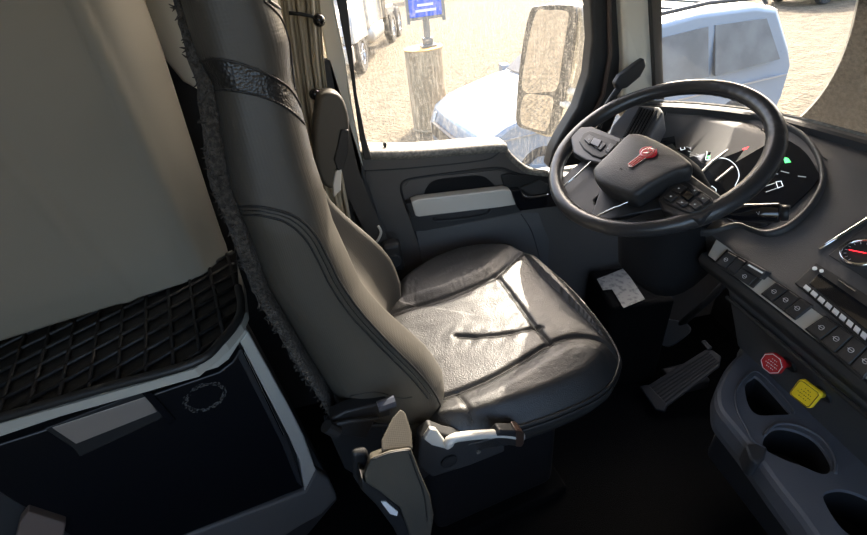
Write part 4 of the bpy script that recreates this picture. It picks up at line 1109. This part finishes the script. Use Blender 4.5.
sw_ = thing('steering_wheel', 'black leather steering wheel with red emblem on the hub', 'steering wheel', WC)
RM = .212; tr_ = .0165; b = MB(); rings = []; NN = 180
for i in range(NN):
    a = 2*PI*i/NN; er = Wa*math.cos(a)+Wb*math.sin(a)
    ring = []
    # thumb swells at the grips and stitched joints
    sw1 = 1+.10*math.exp(-((math.cos(a)-.93)/.12)**2)+.10*math.exp(-((math.cos(a)+.93)/.12)**2)
    for jn in (.55, 2.55, 3.7, 5.75):
        dd_ = abs((a-jn+PI) % (2*PI)-PI); sw1 -= .07*math.exp(-(dd_/.008)**2)
    for k in range(16):
        t = 2*PI*k/16; wr = 0
        if 3.75 < a < 4.9 and math.cos(t) < .2: wr = -.0011*max(0, math.cos(i*2.1))
        ring.append(WC+er*(RM+(tr_*sw1+wr)*math.cos(t))+WN*((tr_*sw1*1.0+wr)*math.sin(t)))
    rings.append(ring)
rings.append(rings[0]); b.loft(rings, cap=False); rim = b.build('rim', M['rim'], sw_, smooth=True)
def wp(px, h): return [onW(x, y, h) for x, y in px]
# inner stitch line
b = MB(); b.tube([WC+(Wa*math.cos(2*PI*i/120)+Wb*math.sin(2*PI*i/120))*(RM-tr_*.98) for i in range(120)], .0012, 5, closed=True); b.build('rim_seam', M['thread'], rim)
# spokes
def spoke(px, h, d, m='button', bv=.004, parent=sw_, name='spoke'):
    b = MB(); b.prism(wp(px, h), -WN*d); return b.build(name, M[m], parent, bev=bv)
spL = spoke([(570, 136), (580, 127), (592, 126), (622, 138), (620, 146), (600, 163), (586, 160), (573, 152)], .016, .02)
spR = spoke([(658, 198), (672, 182), (688, 172), (722, 196), (718, 207), (700, 220), (680, 216), (664, 210)], .016, .02)
spB = spoke([(560, 180), (572, 168), (596, 150), (612, 165), (606, 188), (594, 200), (600, 217), (592, 222), (574, 210)], -.002, .014, 'black')
spoke([(600, 188), (625, 190), (660, 195), (664, 208), (630, 214), (604, 221), (590, 219)], .0, .012, 'black')
spoke([(655, 205), (668, 208), (690, 218), (676, 226), (640, 225), (620, 222), (640, 214)], -.002, .012, 'black')
for px in ([(564, 186), (576, 176), (594, 159), (604, 147)], [(597, 216), (625, 203), (650, 193), (670, 181)]):
    b = MB(); b.tube(wp(px, .012), .0022, 8); b.build('chrome_strip', M['chrome'], sw_, smooth=True)
# switch pads
padL = spoke([(579, 141), (583, 133), (590, 130), (619, 141), (612, 152), (601, 158), (592, 155), (583, 148)], .020, .008, 'black', .003, spL, 'switch_pad')
padR = spoke([(661, 198), (684, 179), (712, 197), (714, 202), (700, 211), (690, 213), (668, 204)], .020, .008, 'black', .003, spR, 'switch_pad')
def btn(px, par, h=.0235, m='button'): return spoke(px, h, .006, m, .0012, par, 'switch_button')
for q in [(584, 139, 589, 134, 594, 137, 589, 144), (595, 147, 600, 141, 606, 144, 600, 150), (605, 150, 610, 143, 615, 145, 608, 153)]:
    btn([(q[0], q[1]), (q[2], q[3]), (q[4], q[5]), (q[6], q[7])], padL)
btn([(590, 143), (594, 137), (602, 140), (598, 147)], padL, .026, 'blackgloss')
for q in [(664, 197, 670, 191, 678, 196, 671, 201), (672, 189, 679, 183, 687, 187, 680, 193), (689, 187, 692, 186, 700, 191, 695, 195), (697, 197, 702, 193, 710, 199, 704, 204), (688, 204, 695, 199, 702, 205, 695, 209), (676, 202, 682, 198, 689, 203, 682, 206)]:
    btn([(q[0], q[1]), (q[2], q[3]), (q[4], q[5]), (q[6], q[7])], padR)
btn([(681, 195), (687, 190), (694, 195), (688, 200)], padR, .027, 'blackgloss')
for par, ps in ((padL, [(589, 139), (601, 146), (608, 148)]), (padR, [(671, 196), (679, 188), (695, 190), (703, 198), (695, 204), (682, 202)])):
    for x, y in ps:
        c = onW(x, y, .024); b = MB(); b.tube([c-Wa*.002, c+Wa*.001, c+Wa*.001+Wb*.0015, c-Wa*.001+Wb*.0015], .0005, 4); b.build('icon', M['lit_grey'], par)
# hub pad: lofted shield with raised ridge
hubo = sm2([(597, 181), (593.5, 174.5), (595, 167), (611, 151), (625, 137), (632, 133.5), (645, 135.5), (667, 146), (680, 154), (690, 162), (692, 168), (684, 172.5), (670, 176), (645, 190), (634, 195), (622, 192), (608, 187)], 4)
hc = V((650, 163, 0)); 
def hubring(k, h): return [onW(hc.x+(x-hc.x)*k, hc.y+(y-hc.y)*k, h) for x, y in hubo]
lo = [onW(x, y, 0.045) for x, y in hubo]; hcw = sum(lo, V())/len(lo)
rings = []
for k, h in ((.86, -.05), (.94, -.035), (.99, -.015), (1.0, -.005), (.985, .0), (.94, .003), (.88, .0045), (.7, .007), (.4, .0085), (.1, .009), (.0, .009)):
    rings.append([hcw+(p-hcw)*k+WN*h for p in lo])
b = MB(); b.loft(rings); 
# press the two diagonal creases of the pad
ra, rb = onW(648, 184, .05), onW(690, 165, .05)
for i, v in enumerate(b.v):
    hgt = (v-hcw).dot(WN)
    if hgt > -.002:
        q = v-hcw; d = (rb-ra); t = max(0, min(1, (v-ra).dot(d)/d.dot(d))); ds = (v-ra-d*t); ds -= WN*ds.dot(WN)
        b.v[i] = v+WN*.004*math.exp(-(ds.length/.012)**2)
hub = b.build('hub_pad', M['hub'], sw_, smooth=True)
HH = .045+.0095
def onH(x, y, o=0): return onW(x, y, HH+o)
# emblem: round seal over a fluted tail, in red and chrome
ec = onH(647.5, 153.5); e1_ = (onH(655, 150)-onH(632, 167)).normalized(); e2_ = WN.cross(e1_).normalized()
em = MB(); 
em.lathe(ec, WN, [(.0145, 0), (.0145, .002), (.013, .003), (0.001, .003)], 24)
for s in (-1, 1):
    pts = []
    for t in [k/8 for k in range(9)]:
        pts.append(ec+e1_*(.016-.026*t)+e2_*s*(.006+.011*math.sin(PI*t*.9)))
    em.tube([p+WN*.0015 for p in pts], [.001+.0018*math.sin(PI*k/8) for k in range(9)], 6)
eo = em.build('emblem', M['emblem'], hub)
b = MB(); b.prism([ec-e1_*.008+e2_*.0095, ec-e1_*.042+e2_*.0075, ec-e1_*.046, ec-e1_*.042-e2_*.0075, ec-e1_*.008-e2_*.0095], WN*.0022); b.build('emblem_tail', M['emb_chrome'], eo)
b = MB()
for k in (-1, 0, 1): b.tube([ec-e1_*.010+e2_*.005*k+WN*.0026, ec-e1_*.041+e2_*.005*k+WN*.0026], .0011, 5)
b.build('emblem_flute', M['emblem'], eo)
b = MB(); b.tube([ec+WN*.0032+(e1_*math.cos(t)+e2_*math.sin(t))*.0118 for t in [k*2*PI/24 for k in range(24)]], .0008, 5, closed=True)
b.tube([ec+WN*.0034+e1_*.006-e2_*.004, ec+WN*.0034-e1_*.006-e2_*.004], .0009, 5); b.tube([ec+WN*.0034-e2_*.003, ec+WN*.0034+e1_*.006+e2_*.005], .0009, 5); b.tube([ec+WN*.0034-e2_*.003, ec+WN*.0034-e1_*.006+e2_*.005], .0009, 5)
b.build('emblem_ring', M['emb_chrome'], eo)
b = MB(); c = onH(621, 170); b.tube([c, c+e1_*.004], .0006, 4); b.tube([c+e2_*.004, c+e2_*.004+e1_*.004], .0006, 4); b.build('airbag_mark', M['black'], hub)

# ================================================================== CONSOLE
KN = V((-(.82-.62), 0, -.09+.0)).normalized(); K0 = V((.70, 0, .80))
KN = V((-.2, 0, .085)).normalized()
def onK(x, y, o=0): return at(x, y, K0+KN*o, KN)
con = thing('centre_console', 'dark grey console shelf with cup holders below the dash', 'console', (.75, .4, .4))
pk = [V((.70, -.6, .80)), V((.70, .655, .80)), V((.79, .655, .59)), V((.79, -.6, .59))]
# the knob panel leans forward as it goes down
KN = (pk[1]-pk[0]).cross(pk[3]-pk[0]).normalized()
if KN.x > 0: KN = -KN
K0 = pk[0]
b = MB(); b.prism(pk, -KN*.03); b.build('knob_panel', mat('knob_panel', (.08, .08, .082), .55, bump=('vor', 600, .5, .0006)), con, bev=.01)
b = MB(); b.tube([V((.697, -.5, .778)), V((.697, .64, .778))], .004, 8); b.build('panel_seam', M['black'], con)
ZK = .60
def cz(px, z=ZK): return [atZ(x, y, z) for x, y in px]
outer = [(745, 353), (733, 366), (723.5, 384), (721, 396), (724, 409), (736, 424), (750, 441), (758, 452), (765, 461), (785, 488), (805, 513), (830, 548), (850, 575)]
op = cz(sm2(outer, 4, False))
# close the outline along the back
op = op+[V((.80, -.2, ZK)), V((.83, .1, ZK)), V((.83, .45, ZK)), V((.83, .68, ZK))]
holes = [sm2([(745, 385), (752, 378), (757, 377), (772, 392), (786, 408), (790, 414), (775, 415), (757, 414.5), (748, 404)], 4),
         sm2([(765, 449), (764, 437), (775, 428), (795, 430), (815, 440), (829, 458), (832, 470), (822, 474), (802, 466), (785, 460)], 4),
         sm2([(823, 497), (832, 490), (850, 491), (875, 502), (895, 520), (900, 540), (880, 548), (850, 535), (835, 520)], 4)]
hz = [cz(hh) for hh in holes]
bm = bmesh.new()
loops = []
for L in [op]+hz:
    vs_ = [bm.verts.new(p) for p in L]; loops.append(vs_)
    for i in range(len(vs_)): bm.edges.new((vs_[i], vs_[(i+1) % len(vs_)]))
bmesh.ops.triangle_fill(bm, edges=bm.edges[:], use_beauty=True)
bm.verts.index_update()
tv = [v.co.copy() for v in bm.verts]; tf = [[v.index for v in f.verts] for f in bm.faces]; bm.free()
b = MB(); b.add(tv, tf)
# outer rim wall with rounded edge
n = len(op); rr2 = []
cc1 = V((.78, .3, ZK))
for dz, out in ((0, 0), (-.004, .006), (-.014, .010), (-.05, .010), (-.075, .004)):
    ring = []
    for i, p in enumerate(op):
        t = op[(i+1) % n]-op[i-1]; nn = V((t.y, -t.x, 0)).normalized()
        if nn.dot(p-cc1) < 0: nn = -nn
        ring.append(p+nn*out+V((0, 0, dz)))
    rr2.append(ring)
b.loft(rr2, cap=False)
for L in hz:
    c0 = sum(L, V())/len(L); b.loft([L, [c0+(p-c0)*.97+V((0, 0, -.006)) for p in L]], cap=False)
b.build('shelf_top', M['console'], con, smooth=False)
for L, dpt, nm in zip(hz, (.06, .075, .075), ('storage_bin', 'cup_holder', 'cup_holder')):
    c0 = sum(L, V())/len(L); b = MB(); bot = [c0+(p-c0)*.86+V((0, 0, -dpt)) for p in L]
    b.loft([[c0+(p-c0)*.97+V((0, 0, -.006)) for p in L], [c0+(p-c0)*.93+V((0, 0, -.03)) for p in L], bot], cap=False)
    b.add(bot, [list(range(len(bot)))]); b.build(nm, M['well'], con, smooth=True)
# rim bead of the cup holder and the notch piece
b = MB(); b.tube([p+V((0, 0, .002)) for p in cz(sm2([(764, 436), (776, 425), (797, 426), (820, 438), (834, 458), (835, 474)], 5, False))], .003, 8); b.build('cup_rim', M['console'], con, smooth=True)
b = MB(); b.tube([p+V((0, 0, .002)) for p in cz(sm2([(765, 449), (753, 441), (746, 428), (737, 410), (736, 392), (745, 378), (757, 372), (775, 388), (792, 408), (793, 414)], 5, False))], .002, 8); b.build('bin_rim', M['console'], con, smooth=True)
b = MB(); b.prism(cz([(745, 444), (760, 442), (768, 447), (765, 459), (757, 464), (750, 458)], .603), (0, 0, -.05)); b.build('notch_clip', M['dashdark'], con, bev=.005)
b = MB(); b.tube([V((.795, -.4, .604)), V((.795, .62, .604))], .003, 6); b.build('shelf_seam', M['black'], con)
b = MB(); b.box((.90, .10, .36), (.16, 1.1, .46)); b.build('console_skirt', M['dashdark'], con, bev=.02)

# brake valve knobs
def knob(name, label, px, c, m, octo):
    base = onK(*px[0]); face_c = onK(*px[1], .045)
    t = thing(name, label, 'knob', base)
    b = MB(); b.lathe(base, KN, [(.017, 0), (.017, .004), (.012, .006)], 20); b.build('collar', M['black'], t)
    d = (face_c-base).normalized()
    b = MB(); b.tube([base, base.lerp(face_c, .5), face_c], [.006, .009, .010], 12); b.build('shaft', M[m], t, smooth=True)
    fn = (KN*.75+V((0, -.1, .5))).normalized(); u = fn.cross(V((0, 0, 1))).normalized(); v = fn.cross(u)
    b = MB()
    if octo: pts = [face_c+(u*math.cos(a)+v*math.sin(a))*.021 for a in [PI/8+k*PI/4 for k in range(8)]]
    else: pts = [face_c+u*a_*.019+v*b_*.019 for a_, b_ in [(-1, -.8), (-.8, -1), (.8, -1), (1, -.8), (1, .8), (.8, 1), (-.8, 1), (-1, .8)]]
    b.prism(pts, fn*.010); f = b.build('knob_face', M[m], t, bev=.0022)
    b = MB(); top = face_c+fn*.0103
    mk = 'white' if octo else 'inkmark'
    for r_i, ww in enumerate((.006, .010, .012, .008)):
        c = top+v*(-.009+.0058*r_i)
        n = int(ww*2/.0034)
        for k in range(n):
            x0 = -ww+2*ww*k/n; b.tube([c+u*x0, c+u*(x0+.0016)], .0006, 4)
            if k % 2: b.tube([c+u*x0-v*.001, c+u*x0+v*.001], .0004, 4)
    b.build('knob_lettering', M[mk], f)
    b = MB(); b.tube([p_+fn*.0103+(top-p_-fn*.0103)*.12 for p_ in pts], .0006, 4, closed=True); b.build('knob_border', M[mk], f)
knob('brake_valve_knob', 'red octagonal brake knob pulled out of the panel', [(790, 364), (775, 363)], None, 'red', True)
knob('brake_valve_knob', 'yellow square brake knob right of the red one', [(824, 394), (808, 393)], None, 'yellow', False)

# ================================================================== FOOTWELL
pd = thing('accelerator_pedal', 'large ribbed black accelerator pedal on the floor', 'pedal', atZ(683, 377, .03))
P0 = atZ(655, 395, .05); PN = V((-.5, -.1, .9)).normalized()
plate = slab('pedal_plate', [(648, 385), (706, 349), (713, 350), (721, 356), (719, 366), (668, 405), (662, 407)], P0, PN, .012, M['pedal'], pd, bev=.004)
for k in range(6):
    f = (k+.5)/6; a = V((650, 387, 0)).lerp(V((665, 404, 0)), f); c = V((708, 351, 0)).lerp(V((719, 363, 0)), f)
    b = MB(); b.tube([at(a.x, a.y, P0+PN*.001, PN), at(c.x, c.y, P0+PN*.001, PN)], .0035, 6); b.build('tread_rib', M['dashdark'], plate)
slab('heel_plate', [(639, 386), (648, 384), (667, 404), (664, 411), (655, 409)], P0+PN*.008, PN, .02, M['dashdark'], pd, bev=.005)
slab('pedal_stop', [(701, 341), (705, 340), (712, 347), (708, 350)], P0+PN*.01, PN, .01, M['pedal'], pd, bev=.002)
b = MB(); b.box(atZ(684, 378, .02), (.14, .10, .05)); b.build('pedal_mount', M['black'], pd, bev=.01)
bp2 = thing('brake_pedal', 'black brake pedal hanging under the steering column', 'pedal', atZ(668, 331, .18))
Q0 = atZ(668, 331, .22); QN = V((-.8, -.3, .5)).normalized()
slab('pedal_pad', sm2([(648, 328), (660, 319), (682, 322), (690, 330), (680, 340), (667, 347), (655, 340)], 3), Q0, QN, .015, M['pedal'], bp2, bev=.004)
b = MB(); a = at(680, 325, Q0-QN*.012, QN); b.tube([a, a.lerp(V((1.1, .95, .6)), .4), V((1.15, .95, .72))], .012, 8); b.build('pedal_arm', M['black'], bp2, smooth=True)
# paper label on the heater box
hb = thing('heater_box', 'black box in the footwell beneath the steering wheel', 'box', atZ(620, 290, 0))
ZB = .42
q = atZ(622, 289, ZB)
b = MB(); b.box(q+V((.04, .02, -ZB/2-.002)), (.22, .22, ZB-.004), Matrix.Rotation(-.1, 3, 'Z')); hb.location = q+V((0, 0, -ZB)); b.build('box_case', M['floor'], hb, bev=.015)
lab = slab('paper_label', [(597, 279), (623.5, 268.5), (629, 275), (645, 299), (623.5, 308), (612, 289), (603, 290)], (0, 0, ZB+.001), (0, 0, 1), .0012, M['paper'], None)
tag(lab, 'pale printed paper tag lying on the footwell box', 'label')
